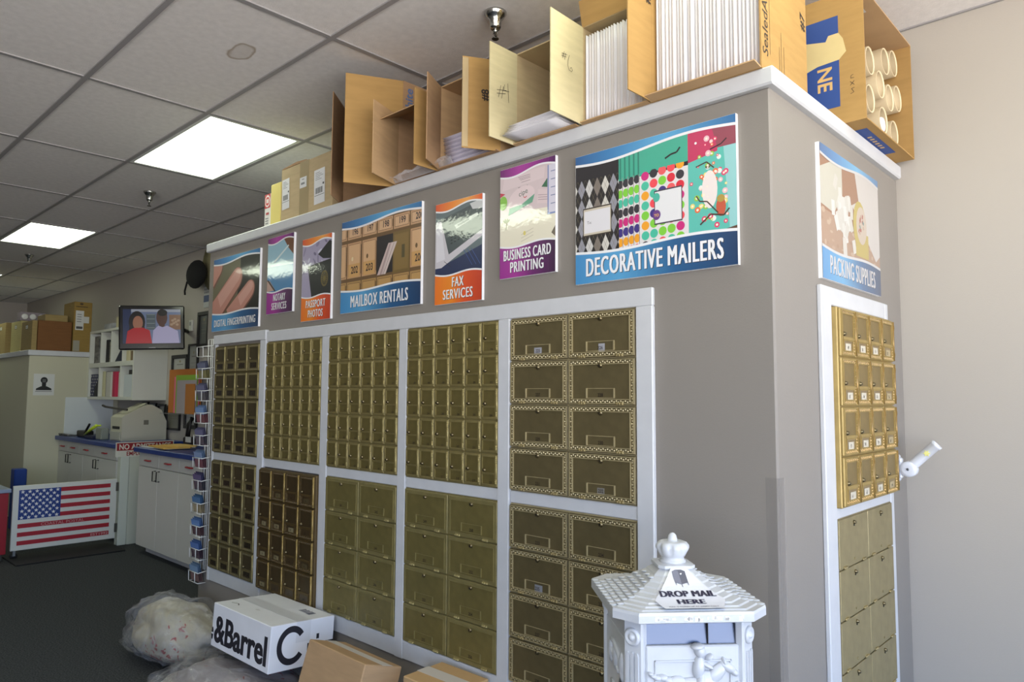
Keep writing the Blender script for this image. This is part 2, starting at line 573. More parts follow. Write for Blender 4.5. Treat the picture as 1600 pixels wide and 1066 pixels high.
M_DIFF = mat('lit_acrylic_diffuser', (250, 252, 246), rough=0.4, emit=(244, 255, 228), estr=TROFFER)
M_LFRAME = mat('troffer_frame_white', (215, 216, 214), rough=0.4)
light_labels = {(-5.097, 1.653): 'lit ceiling light panel over the mailbox block near the sprinkler, largest in view',
                (-8.784, 1.653): 'smaller lit ceiling light panel farther back over the flag gate',
                (-12.471, 1.653): 'distant lit ceiling light panel over the closet ledge, farthest back'}
for x0, x1, y0, y1 in light_spots:
    lb = [v for k, v in light_labels.items() if abs(k[0]-x0) < 0.02 and abs(k[1]-y0) < 0.02]
    t = thing('ceiling_light', lb[0] if lb else 'lit ceiling light panel beyond the edge of the picture', 'ceiling light', (x0, y0, CEIL), group='fluorescent ceiling panels')
    fr = MB(); W, D = x1-x0, y1-y0
    for b in ((TG, W-TG, TG, 0.035), (TG, W-TG, D-0.035, D-TG), (TG, 0.035, 0.035, D-0.035), (W-0.035, W-TG, 0.035, D-0.035)):
        fr.box(b[0], b[1], b[2], b[3], 0.001, 0.03, M_LFRAME)
    fr.box(0.02, W-0.02, 0.02, D-0.02, 0.05, 0.09, M_LFRAME)
    fr.build('frame', t)
    MB().box(0.035, W-0.035, 0.035, D-0.035, 0.006, 0.012, M_DIFF).build('diffuser', t)

M_CHROME = mat('sprinkler_chrome', (190, 190, 186), rough=0.18, metal=1.0)
def sprinkler(x, y, label):
    t = thing('fire_sprinkler', label, 'sprinkler', (x, y, CEIL), group='ceiling sprinklers')
    MB().lathe([(0.045, 0.0), (0.045, -0.006), (0.036, -0.02), (0.024, -0.034), (0.023, -0.06), (0.018, -0.07)], M_CHROME, 20).build('escutcheon', t)
    b = MB().lathe([(0.009, -0.068), (0.009, -0.082), (0.005, -0.084), (0.005, -0.1)], M_CHROME, 10)
    b.tube([(0.008, 0, -0.078), (0.014, 0, -0.092), (0.004, 0, -0.108)], 0.0022, M_CHROME)
    b.tube([(-0.008, 0, -0.078), (-0.014, 0, -0.092), (-0.004, 0, -0.108)], 0.0022, M_CHROME)
    b.build('frame_arms', t)
    MB().lathe([(0.013, -0.107), (0.015, -0.11), (0.013, -0.112)], mat('sprinkler_deflector', (70, 68, 62), rough=0.4, metal=0.8), 16).build('deflector', t)
sprinkler(-1.97, 1.985, 'chrome fire sprinkler on the ceiling above the open cartons')
sprinkler(-5.733, 2.033, 'chrome fire sprinkler beside the largest lit ceiling panel')
sprinkler(-9.372, 2.085, 'small distant chrome sprinkler near the second ceiling panel')

# ------------------------------------------------------------------ the mailbox block
BX0, BX1, BY0, BZ = -4.580, -0.858, 2.01, 2.41
struct(MB().bbox(BX0, BX1, BY0, YB, 0, BZ, M_TAUPE, 0.006).build('wall_mailbox_block'), 'taupe painted partition block that holds the brass mailboxes', 'wall')
struct(MB().bbox(BX0-0.018, BX1+0.020, BY0-0.020, YB, BZ, 2.465, M_WHITE, 0.006).build('trim_1'), 'white cap board running along the top of the taupe block', 'trim')
M_GUARD = mat('corner_guard_plastic', (172, 166, 162), rough=0.15, alpha=0.14)
struct(MB().box(BX1-0.036, BX1+0.003, BY0-0.003, BY0, 0, 1.27, M_GUARD).box(BX1, BX1+0.003, BY0, BY0+0.036, 0, 1.27, M_GUARD).build('trim_2'), 'clear plastic corner guard on the corner of the taupe block', 'trim')

UW, UH = 0.565, 0.645
COLS = [-4.405, -3.770, -3.139, -2.514, -1.885]
ZU, ZL = 1.145, 0.450
DT = 0.016
tn = [2]
def board(x0, x1, z0, z1, d, label, side='A', b=0.003):
    tn[0] += 1
    if side == 'A': mb = MB().bbox(x0, x1, BY0-d, BY0, z0, z1, M_WHITE, b)
    else: mb = MB().bbox(BX1, BX1+d, x0, x1, z0, z1, M_WHITE, b)
    return struct(mb.build('trim_%d' % tn[0]), label, 'trim')
board(-3.80, -1.255, 1.793, 1.853, DT, 'white top board of the mailbox surround')
board(-4.432, -3.775, 1.806, 1.862, DT+0.008, 'stepped white board over the first mailbox column')
board(-4.432, -4.405, 0.37, 1.806, DT, 'thin white edge board beside the postcard rack')
board(-3.838, -3.772, 0.37, 1.806, DT+0.006, 'white post between the first and second mailbox columns')
board(-3.204, -3.140, 0.37, 1.793, DT, 'white post between the second and third mailbox columns')
board(-2.573, -2.516, 0.37, 1.793, DT, 'white post between the third and fourth mailbox columns')
board(-1.948, -1.888, 0.37, 1.793, DT+0.004, 'wide white post between the fourth and fifth mailbox columns')
board(-1.319, -1.255, 0.37, 1.793, DT+0.002, 'white board along the end of the mailbox surround')
board(-4.432, -1.319, 0.372, 0.447, DT-0.002, 'white bottom board of the mailbox surround')
for k, x in enumerate(COLS):
    board(x-0.002, x+UW+0.002, 1.098, 1.143, DT-0.004, 'short white rail between the upper and lower mailboxes, column %s' % ('one', 'two', 'three', 'four', 'five')[k])
board(2.331, 2.418, 0.36, 1.860, DT, 'white board on the corner side of the side mailboxes', 'B')
board(2.985, 3.022, 0.36, 1.860, DT, 'narrow white board on the wall side of the side mailboxes', 'B')
board(2.418, 2.985, 1.800, 1.860, DT, 'white top board over the side mailboxes', 'B')
board(2.418, 2.985, 1.108, 1.146, DT-0.002, 'white rail between the two side mailbox units', 'B')
board(2.418, 2.985, 0.36, 0.447, DT, 'white bottom board under the side mailboxes', 'B')

# ---- mailbox units
def brass(name, c, rough=0.45, metal=0.35): return mat(name, c, rough=rough, metal=metal, noise=0.10, nscale=25, bump=0.03, bscale=300)
M_LOCK = mat('lock_cylinder', (120, 108, 80), rough=0.3, metal=0.9)
M_HOLE = mat('keyhole_black', (18, 15, 12), rough=0.6)
M_NUM = mat('number_ink', (35, 24, 18), rough=0.5)
M_PAPER = mat('paper_label', (205, 203, 200), rough=0.6)
PAL = {
    'olive': (brass('olive_brass', (136, 123, 78)), brass('olive_brass_panel', (108, 96, 54)), brass('bright_hinge_brass', (172, 156, 104), rough=0.3)),
    'plain': (brass('plain_large_brass', (136, 125, 80)), brass('plain_large_brass_panel', (118, 107, 62)), brass('plain_hinge_brass', (166, 152, 102), rough=0.35)),
    'dark': (brass('dark_ornate_rim', (108, 97, 62)), brass('dark_ornate_panel', (74, 64, 42)), brass('dark_ornate_hinge', (160, 146, 100), rough=0.35)),
    'warm': (brass('warm_ornate_rim', (90, 72, 40)), brass('warm_ornate_panel', (70, 56, 33)), brass('warm_ornate_hinge', (168, 142, 84), rough=0.35)),
    'bronze': (brass('bronze_ornate_rim', (172, 158, 120)), brass('bronze_ornate_panel', (100, 89, 60)), brass('bronze_hinge', (150, 134, 92), rough=0.35)),
    'gold': (brass('gold_ornate_rim', (164, 140, 84)), brass('gold_ornate_panel', (130, 111, 70)), brass('gold_hinge', (140, 112, 60), rough=0.3)),
    'flat': (brass('flat_brass', (148, 135, 98)), brass('flat_brass_panel', (144, 131, 94)), brass('flat_hinge', (150, 134, 92), rough=0.35)),
}
M_WIN = {'dark': mat('dark_number_window', (46, 38, 26), rough=0.25), 'warm': mat('warm_number_window', (64, 50, 30), rough=0.3), 'gold': mat('gold_number_window', (128, 108, 74), rough=0.3)}
def ring(mb, x0, x1, y0, y1, wd, z0, z1, m):
    mb.box(x0, x1, y0, y0+wd, z0, z1, m); mb.box(x0, x1, y1-wd, y1, z0, z1, m)
    mb.box(x0, x0+wd, y0+wd, y1-wd, z0, z1, m); mb.box(x1-wd, x1, y0+wd, y1-wd, z0, z1, m)
def beads(mb, x0, x1, y0, y1, step, r, z, m):
    """cast border: a row of small pyramids along the four sides"""
    def one(x, y): mb.add([(x-r, y-r, z), (x+r, y-r, z), (x+r, y+r, z), (x-r, y+r, z), (x, y, z+r*1.1)], [(0, 1, 4), (1, 2, 4), (2, 3, 4), (3, 0, 4)], m)
    nx = max(2, round((x1-x0)/step)); ny = max(2, round((y1-y0)/step))
    for i in range(nx+1):
        o = r*0.5*(1 if i % 2 else -1)
        one(x0+(x1-x0)*i/nx, y0+o); one(x0+(x1-x0)*i/nx, y1+o)
    for j in range(1, ny):
        o = r*0.5*(1 if j % 2 else -1)
        one(x0+o, y0+(y1-y0)*j/ny); one(x1+o, y0+(y1-y0)*j/ny)
def door_mesh(kind, w, h, pal):
    rim, pan, hin = PAL[pal]
    g = 0.0022
    mb = MB()
    x0, x1, y0, y1 = g, w-g, g, h-g
    if kind == 'small':
        mb.bbox(x0, x1, y0, y1, 0, 0.006, rim, 0.0015)
        a = 0.011
        mb.box(x0+a, x1-a, y0+0.40*h, y1-a, 0.006, 0.0066, pan); mb.box(x0+a, x1-a, y0+0.010, y0+0.375*h, 0.006, 0.0066, pan)
        ring(mb, x0+0.006, x1-0.008, y0+0.385*h, y1-0.006, 0.004, 0.006, 0.0105, rim)
        ring(mb, x0+0.006, x1-0.008, y0+0.006, y0+0.395*h, 0.004, 0.006, 0.0105, rim)
        mb.tube([(x1-0.004, y0+0.004, 0.008), (x1-0.004, y1-0.004, 0.008)], 0.0034, hin, 6)
    elif kind == 'ornate':
        mb.bbox(x0, x1, y0, y1, 0, 0.008, rim, 0.002)
        mb.box(x0+0.017, x1-0.019, y0+0.40*h, y1-0.018, 0.008, 0.0086, pan)
        ring(mb, x0+0.004, x1-0.007, y0+0.004, y1-0.004, 0.0035, 0.008, 0.0125, rim)
        ring(mb, x0+0.0145, x1-0.0165, y0+0.385*h, y1-0.0155, 0.0025, 0.008, 0.0115, rim)
        beads(mb, x0+0.0105, x1-0.0125, y0+0.0105, y1-0.0105, 0.0095, 0.0040, 0.008, hin if pal == 'gold' else rim)
        mb.box(x0+0.017, x1-0.019, y0+0.34*h, y0+0.385*h, 0.008, 0.012, rim)
        mb.tube([(x1-0.002, y0+0.004, 0.011), (x1-0.002, y1-0.004, 0.011)], 0.0048, hin, 6)
        ring(mb, x0+0.022, x1-0.026, y0+0.105*h, y0+0.335*h, 0.003, 0.008, 0.0115, rim)
    elif kind in ('large', 'large_ornate'):
        mb.bbox(x0, x1, y0, y1, 0, 0.008, rim if kind == 'large' else pan, 0.002)
        a = 0.017 if kind == 'large' else 0.020
        if kind == 'large':
            mb.box(x0+a, x1-a, y0+a, y1-a, 0.008, 0.0085, pan)
        ring(mb, x0+a-0.003, x1-a+0.003, y0+a-0.003, y1-a+0.003, 0.0028, 0.008, 0.0108 if kind == 'large' else 0.0125, rim)
        if kind == 'large_ornate':
            ring(mb, x0+0.003, x1-0.003, y0+0.003, y1-0.003, 0.003, 0.008, 0.0115, rim)
            beads(mb, x0+0.0115, x1-0.0115, y0+0.0115, y1-0.0115, 0.0092, 0.0033, 0.008, rim)
        cx, lw = w/2, 0.21*w
        fr = rim
        mb.box(cx-lw, cx-lw+0.004, y0+0.022, y0+0.35*h, 0.008, 0.0125, fr); mb.box(cx+lw-0.004, cx+lw, y0+0.022, y0+0.35*h, 0.008, 0.0125, fr)
        mb.box(cx-lw, cx+lw, y0+0.35*h-0.002, y0+0.35*h, 0.008, 0.010, fr); mb.box(cx-lw, cx+lw, y0+0.022, y0+0.024, 0.008, 0.010, fr)
    else:   # flat plate
        mb.bbox(x0, x1, y0, y1, 0, 0.006, rim, 0.0015)
        mb.lathe([(0.004, 0.006), (0.004, 0.008), (0.002, 0.0085)], pan, 8, Matrix.Translation((w/2, 0.02, 0)))
        mb.lathe([(0.003, 0.006), (0.003, 0.008)], M_HOLE, 8, Matrix.Translation((w/2, h*0.80, 0)))
    return mb.mesh('door')
ROLLR = Matrix.Rotation(PI/2, 4, 'Y')
def lock_mesh(r): return MB().lathe([(r*1.35, 0), (r*1.35, 0.003), (r, 0.004), (r, 0.0075), (r*0.8, 0.008)], M_LOCK, 12).box(-r*0.22, r*0.22, -r*0.7, r*0.5, 0.008, 0.0083, M_HOLE).mesh('lock')
LOCKS = {'small': lock_mesh(0.0055), 'ornate': lock_mesh(0.0055), 'large': lock_mesh(0.0062), 'large_ornate': lock_mesh(0.0066), 'flat': lock_mesh(0.005)}
def hinge_mesh(L, r, m): return MB().tube([(-L/2, 0, 0), (-L*0.17, 0, 0)], r, m, 8).tube([(-L*0.15, 0, 0), (L*0.15, 0, 0)], r*1.12, m, 8).tube([(L*0.17, 0, 0), (L/2, 0, 0)], r, m, 8).box(-L/2, L/2, -r*0.2, r*1.8, -r, -r*0.2, m).mesh('hinge')
def number_mesh(n, cap):
    mb = MB()
    gl, wd = text2d(str(n), cap, 0.85, 'c', 'bold', 0.03)
    for vs, fs in gl: mb.add([(v[0], v[1], 0) for v in vs], fs, M_NUM)
    return mb.mesh('number')
plate_small = {}
def unit(label, kind, nc, nr, pal, first, loc, rot, proud, numrow=False, papers=(), group='brass mailbox units'):
    t = thing('mailbox_unit', label, 'mailboxes', loc, rot, group)
    rim, pan, hin = PAL[pal]
    fr = MB()
    fr.bbox(-0.003, UW+0.003, -0.003, UH+0.003, 0, proud, rim, 0.003)
    fr.build('frame', t)
    w, h = UW/nc, UH/nr
    dm, lm = door_mesh(kind, w, h, pal), LOCKS[kind]
    vertical = kind in ('small', 'ornate')
    hm = hinge_mesh(0.018, 0.0042, hin) if vertical else hinge_mesh(0.030, 0.0045, hin)
    win = None
    if kind == 'ornate':
        win = MB().box(0.025, w-0.031, 0.105*h+0.005, 0.335*h, 0, 0.0008, M_WIN[pal]).mesh('number_window')
    pap = {}
    n = first
    for r in range(nr):
        for c in range(nc):
            d = link('door', dm, t, (c*w, UH-(r+1)*h, proud))
            if kind == 'small':
                link('lock', lm, d, (w*0.24, h*0.50, 0.0066)); nx, ny, cap = w*0.60, h*0.115, 0.0085
                link('hinge', hm, d, (w-0.006, h*0.80, 0.0095), (0, 0, PI/2)); link('hinge', hm, d, (w-0.006, h*0.18, 0.0095), (0, 0, PI/2))
                nz = 0.0069
            elif kind == 'ornate':
                link('lock', lm, d, (w*0.21, h*0.47, 0.0086)); nx, ny, cap = w*0.47, h*0.17, 0.010
                link('hinge', hm, d, (w-0.003, h*0.82, 0.012), (0, 0, PI/2)); link('hinge', hm, d, (w-0.003, h*0.18, 0.012), (0, 0, PI/2))
                link('number_window', win, d, (0, 0, 0.008)); nz = 0.0100
            elif kind in ('large', 'large_ornate'):
                link('lock', lm, d, (w*0.5, h*0.845, 0.0085)); nx, ny, cap = w*0.5, h*0.185, 0.0115
                link('hinge', hm, d, (w*0.22, 0.006, 0.010)); link('hinge', hm, d, (w*0.78, 0.006, 0.010)); nz = 0.0089
            else:
                link('lock', lm, d, (w*0.5, h*0.86, 0.006)); nx = None
                link('hinge', hm, d, (w*0.18, 0.004, 0.007)); link('hinge', hm, d, (w*0.82, 0.004, 0.007))
            if (r, c) in papers and nx:
                pk = (kind, papers[(r, c)])
                if pk not in pap:
                    pw, ph, pc = papers[(r, c)]
                    pap[pk] = MB().box(-pw/2, pw/2, -ph/2, ph/2, 0, 0.0004, mat('label_%d_%d_%d' % pc, pc, rough=0.5)).mesh('number_label')
                link('number_label', pap[pk], d, (nx+(0.006 if (r+c) % 2 else 0), ny+cap/2, nz-0.0003)); 
            if nx: link('number', number_mesh(n, cap), d, (nx, ny, nz+0.0003))
            n += 1
    return t
PW = (200, 204, 214)
unit('dark brass mailbox unit of sixteen doors, top of the first column by the postcard rack', 'ornate', 4, 4, 'dark', 1, (COLS[0], BY0, ZU), ROT_A, 0.012)
unit('dark brass mailbox unit of sixteen doors, bottom of the first column by the postcard rack', 'ornate', 4, 4, 'dark', 17, (COLS[0], BY0, ZL), ROT_A, 0.012)
unit('olive brass unit of thirty small doors, under the mailbox rentals and passport signs', 'small', 6, 5, 'olive', 131, (COLS[1], BY0, ZU), ROT_A, 0.010)
unit('warm gold ornate unit of sixteen doors behind the white shipping box', 'ornate', 4, 4, 'warm', 33, (COLS[1], BY0, ZL-0.004), ROT_A, 0.030, papers={(0, 1): (0.05, 0.022, (96, 84, 56)), (1, 0): (0.045, 0.022, (128, 118, 88)), (1, 1): (0.05, 0.022, (120, 108, 78)), (1, 2): (0.05, 0.022, (126, 116, 86)), (2, 0): (0.05, 0.022, (132, 122, 92)), (2, 1): (0.05, 0.022, (116, 104, 74)), (3, 0): (0.05, 0.022, (130, 118, 86)), (0, 3): (0.05, 0.022, (80, 68, 42)), (2, 3): (0.05, 0.022, (80, 68, 42))})
unit('olive brass unit of thirty small doors in the middle, third column', 'small', 6, 5, 'olive', 161, (COLS[2], BY0, ZU), ROT_A, 0.010)
unit('plain brass unit of eight wide doors at the bottom of the third column', 'large', 2, 4, 'plain', 241, (COLS[2], BY0, ZL), ROT_A, 0.010)
unit('olive brass unit of thirty small doors, beneath the fax services sign', 'small', 6, 5, 'olive', 191, (COLS[3], BY0, ZU), ROT_A, 0.010)
unit('plain brass unit of eight wide doors at the bottom of the fourth column', 'large', 2, 4, 'plain', 249, (COLS[3], BY0, ZL), ROT_A, 0.010)
unit('bronze unit of eight wide doors with cast borders, under the decorative mailers sign', 'large_ornate', 2, 4, 'bronze', 225, (COLS[4], BY0, ZU), ROT_A, 0.010, papers={(0, 0): (0.036, 0.024, (150, 150, 156)), (0, 1): (0.026, 0.028, (156, 156, 162)), (3, 1): (0.03, 0.02, (120, 116, 108))})
unit('bronze unit of eight wide doors with cast borders, behind the white drop box', 'large_ornate', 2, 4, 'bronze', 233, (COLS[4], BY0, ZL), ROT_A, 0.010, papers={(1, 0): (0.036, 0.026, (128, 130, 136))})
unit('bright gold ornate unit of sixteen doors on the side wall with paper number labels', 'ornate', 4, 4, 'gold', 49, (BX1, 2.420, 1.147), ROT_B, 0.032, papers={(r, c): (0.05, 0.026, (196, 188, 170) if c != 3 else (168, 152, 118)) for r in range(4) for c in range(4)})
unit('flat plain brass unit of eight plates at the bottom of the side wall', 'flat', 2, 4, 'flat', 257, (BX1, 2.420, ZL+0.012), ROT_B, 0.012)
# ------------------------------------------------------------------ printed signs on foam board
M_FOAM = mat('white_foam_board', (232, 232, 234), rough=0.5)
BT = 0.013
def wave(t, a, b, amp): return a+(b-a)*t+amp*math.sin(2*PI*t*0.95+0.25)
HUES = {'blue': [(0.0, (38, 92, 148)), (0.25, (58, 128, 186)), (0.6, (92, 170, 216)), (1.0, (46, 110, 166))],
        'bluedk': [(0.0, (66, 140, 196)), (0.3, (88, 162, 210)), (0.65, (34, 92, 142)), (1.0, (24, 58, 98))],
        'purple': [(0.0, (110, 32, 110)), (0.35, (172, 60, 158)), (0.65, (150, 44, 140)), (1.0, (76, 22, 88))],
        'purpledk': [(0.0, (150, 40, 140)), (0.3, (166, 50, 150)), (0.6, (104, 28, 104)), (1.0, (56, 18, 62))],
        'orange': [(0.0, (222, 84, 40)), (0.4, (240, 140, 44)), (0.7, (242, 168, 78)), (1.0, (230, 96, 44))],
        'orangedk': [(0.0, (238, 120, 36)), (0.35, (240, 140, 36)), (0.65, (226, 84, 34)), (1.0, (196, 62, 30))]}
def sign(label, loc, rot, w, h, hue, lines, draw, bot, cap, tw):
    t = thing('wall_sign', label, 'sign', loc, rot, 'printed foam board service signs')
    MB().box(0, w, 0, h, 0, BT, M_FOAM).build('board', t)
    p = Pic(clip=(0.001, w-0.001, 0.001, h-0.001), z=BT+0.0003, coat=1.0)
    draw(p, w, h)
    n = 24
    top = [(w*i/n, h*(1-wave(i/n, 0.045, 0.050, 0.026)-0.012)) for i in range(n+1)]
    low = [(w*i/n, h*wave(1-i/n, bot-0.02, bot, 0.018)) for i in range(n+1)]
    mt = ramp_mat('print_%s_%d' % (hue, int(w*100)), HUES[hue], 'X', 0, w)
    ml = ramp_mat('print_low_%s_%d' % (hue, int(w*100)), HUES[hue+'dk'], 'X', 0, w)
    L = 8
    wh = (238, 238, 240)
    lw = 0.009 if w > 0.4 else 0.007
    for i in range(n):
        a, b = top[i], top[i+1]
        p.poly([a, b, (b[0], h), (a[0], h)], mt, L); p.poly([(a[0], a[1]-lw), (b[0], b[1]-lw), b, a], wh, L)
        a, b = low[i], low[i+1]
        p.poly([(a[0], 0), (b[0], 0), b, a], ml, L); p.poly([a, b, (b[0], b[1]+lw), (a[0], a[1]+lw)], wh, L)
    for (s, y), wd in zip(lines, tw):
        p.heavy(s, w/2+0.0025, y*h-0.002, cap, (30, 30, 40), L+1, wd, cap*0.036)
        p.heavy(s, w/2, y*h, cap, (240, 240, 242), L+2.5, wd, cap*0.036)
    p.build('print', t)
    return t

def d_finger(p, w, h):
    p.rect(0, 0, w, h, (44, 40, 30))
    p.poly([(0, 0), (w*0.62, 0), (w*0.60, h), (0, h)], (108, 104, 78), 1)
    p.poly([(w*0.5, 0), (w, 0), (w, h), (w*0.62, h)], (26, 25, 20), 2)
    sk, sk2, dk = (196, 138, 122), (212, 160, 146), (120, 76, 62)
    def finger(pts, c, lay): p.poly(pts, c, lay)
    def capsule(x0, y0, x1, y1, r, c, lay):
        d = Vector((x1-x0, y1-y0)).normalized(); q = Vector((-d.y, d.x))
        pts = []
        for k in range(13):
            a = -PI/2+PI*k/12
            v = d*math.cos(a)*r*1.25+q*math.sin(a)*r
            pts.append((x1+v.x, y1+v.y))
        pts += [(x0+q.x*r*1.2, y0+q.y*r*1.2), (x0-q.x*r*1.2, y0-q.y*r*1.2)]
        p.poly(pts, c, lay)
    capsule(-0.03, h*0.72, w*0.10, h*0.86, 0.062, dk, 3); capsule(-0.03, h*0.74, w*0.10, h*0.87, 0.052, sk, 4)
    capsule(w*0.02, h*0.22, w*0.52, h*0.66, 0.070, dk, 3); capsule(w*0.0, h*0.22, w*0.52, h*0.67, 0.062, sk, 4); capsule(w*0.15, h*0.40, w*0.54, h*0.71, 0.036, sk2, 5)
    capsule(w*0.40, h*0.16, w*0.80, h*0.48, 0.060, dk, 5); capsule(w*0.38, h*0.16, w*0.80, h*0.49, 0.052, sk, 6); capsule(w*0.60, h*0.36, w*0.82, h*0.53, 0.028, sk2, 7)
def d_notary(p, w, h):
    p.rect(0, 0, w, h, (150, 190, 208)); p.poly([(0, 0), (w, 0), (w, h*0.60), (0, h*0.62)], (70, 130, 178), 1)
    p.poly([(w*0.55, h), (w, h), (w, h*0.72), (w*0.8, h*0.82)], (110, 66, 32), 2)
    p.poly([(0, h*0.62), (w, h*0.60), (w, h*0.66), (0, h*0.68)], (176, 206, 214), 2)
    p.poly([(0, h*0.3), (w*0.34, h*0.3), (w*0.10, h*0.44), (0, h*0.44)], (196, 160, 146), 2)
    p.poly([(w*0.06, h*0.45), (w*0.36, h*0.29), (w*0.30, h*0.29), (0, h*0.45)], (40, 32, 30), 3)
    p.poly([(w*0.25, h*0.68), (w*0.80, h*0.86), (w*0.82, h*0.84), (w*0.28, h*0.66)], (214, 226, 226), 3)
def d_passport(p, w, h):
    p.rect(0, 0, w, h, (168, 160, 186))
    rnd = random.Random(4)
    for k in range(26): p.oval(rnd.uniform(0, w), rnd.uniform(h*0.6, h), rnd.uniform(0.01, 0.03), rnd.uniform(0.004, 0.012), rnd.choice([(206, 204, 222), (140, 132, 160), (120, 112, 140)]), 1, rnd.uniform(0, 3))
    p.poly([(w*0.36, h*0.26), (w, h*0.26), (w, h*0.70), (w*0.20, h*0.66)], (30, 30, 32), 2)
    p.poly([(w*0.55, h*0.78), (w*0.92, h*0.92), (w, h*0.90), (w, h*0.70), (w*0.72, h*0.72)], (22, 22, 24), 2)
    p.oval(w*0.78, h*0.48, 0.034, 0.042, (104, 90, 44), 3); p.oval(w*0.78, h*0.48, 0.024, 0.032, (34, 33, 32), 4)
    for k in range(7): p.rrect(w*0.78, h*0.48, 0.004, 0.056, k*PI/7, (116, 100, 50), 5)
def d_mailbox(p, w, h):
    p.rect(0, 0, w, h, (112, 84, 52))
    cw = w/5.05
    tan, tan2, dk = (196, 152, 110), (214, 172, 128), (92, 66, 38)
    nums = ['', '196', '197', '198', '199', '200']
    def cell(x0, y0, x1, y1, c=tan, c2=tan2):
        p.rect(x0+0.004, y0+0.004, x1-0.004, y1-0.004, c, 1)
        p.rect(x0+0.012, y0+0.012, x1-0.012, y1-0.012, dk, 2); p.rect(x0+0.014, y0+0.014, x1-0.014, y1-0.014, c2, 3)
        p.rect(x1-0.006, y0+0.02, x1-0.002, y1-0.02, (70, 48, 26), 4)
    for i in range(-1, 6):
        x0 = cw*(i+0.40)-0.0; x1 = x0+cw
        cell(x0, h*0.78, x1, h*0.94, (200, 158, 118), (214, 174, 134))
        if 0 <= i+1 < 6 and nums[i+1]: p.text(nums[i+1], (x0+x1)/2+0.004, h*0.835, 0.030, (50, 40, 46), 5, width=0.052)
        if i not in (2, 3): cell(x0, h*0.36, x1, h*0.76)
        cell(x0, h*0.12, x1, h*0.34, (176, 138, 84), (190, 150, 92))
    for i, s in ((0, '202'), (1, '203'), (4, '206')):
        x0 = cw*(i+0.40); p.rect(x0+0.014, h*0.38, x0+cw-0.014, h*0.52, (206, 160, 98), 4)
        p.text(s, x0+cw/2+0.004, h*0.42, 0.034, (48, 36, 34), 5, width=0.058)
        p.oval(x0+cw*0.38, h*0.575, 0.008, 0.011, (226, 206, 160) if i == 0 else (110, 82, 48), 5)
    x0 = cw*2.40
    p.rect(x0, h*0.36, x0+cw, h*0.75, (38, 32, 34), 5)
    p.rect(x0+cw, h*0.34, x0+cw*2.0, h*0.76, (120, 96, 50), 5); p.rect(x0+cw+0.01, h*0.37, x0+cw*2-0.01, h*0.73, (134, 108, 58), 6)
    p.rrect(x0+cw*1.62, h*0.55, 0.022, 0.060, 0.0, (86, 76, 44), 6)
    for k in range(3): p.poly([(x0+0.005+k*0.02, h*0.35), (x0+0.03+k*0.02, h*0.35), (x0+cw*1.0+0.018+k*0.006, h*0.66), (x0+cw*0.72+k*0.012, h*0.66)], ((206, 184, 178), (190, 168, 164), (214, 196, 190))[k], 6+k*0)
    for k in range(2): p.line([(x0+0.030+k*0.022, h*0.35), (x0+cw*0.82+k*0.03, h*0.65)], 0.002, (80, 60, 66), 7)
def d_fax(p, w, h):
    p.rect(0, 0, w, h, (98, 112, 116)); p.poly([(0, 0), (w, 0), (w, h*0.52), (w*0.3, h*0.40), (0, h*0.38)], (34, 46, 84), 1)
    p.poly([(w*0.10, h*0.84), (w, h*0.94), (w, h*0.62), (w*0.28, h*0.48)], (70, 80, 84), 1)
    p.poly([(0, h*0.36), (w*0.14, h*0.36), (w, h*0.60), (w, h*0.66), (w*0.30, h*0.48), (w*0.14, h*0.80), (0, h*0.80)], (206, 202, 208), 2)
    p.poly([(w*0.03, h*0.42), (w*0.22, h*0.44), (w*0.13, h*0.82), (w*0.02, h*0.82)], (222, 220, 226), 3)
    p.line([(w*0.20, h*0.42), (w*0.34, h*0.36)], 0.002, (30, 30, 36), 4)
    p.poly([(w*0.42, h*0.755), (w*0.90, h*0.83), (w*0.92, h*0.80), (w*0.46, h*0.715)], (186, 192, 186), 3); p.poly([(w*0.48, h*0.755), (w*0.72, h*0.79), (w*0.73, h*0.775), (w*0.50, h*0.738)], (90, 100, 100), 4)
    p.poly([(w*0.74, h*0.93), (w, h*0.95), (w, h*0.86), (w*0.8, h*0.87)], (206, 208, 208), 3)
    for i in range(4):
        for j in range(3): p.rrect(w*(0.36+i*0.075), h*(0.585+j*0.03+i*0.012), 0.012, 0.006, 0.15, (40, 46, 50), 4)
    for k in range(3): p.line([(w*(0.62+k*0.08), h*0.50), (w*(0.80+k*0.08), h*0.34)], 0.003, (60, 84, 140), 3)
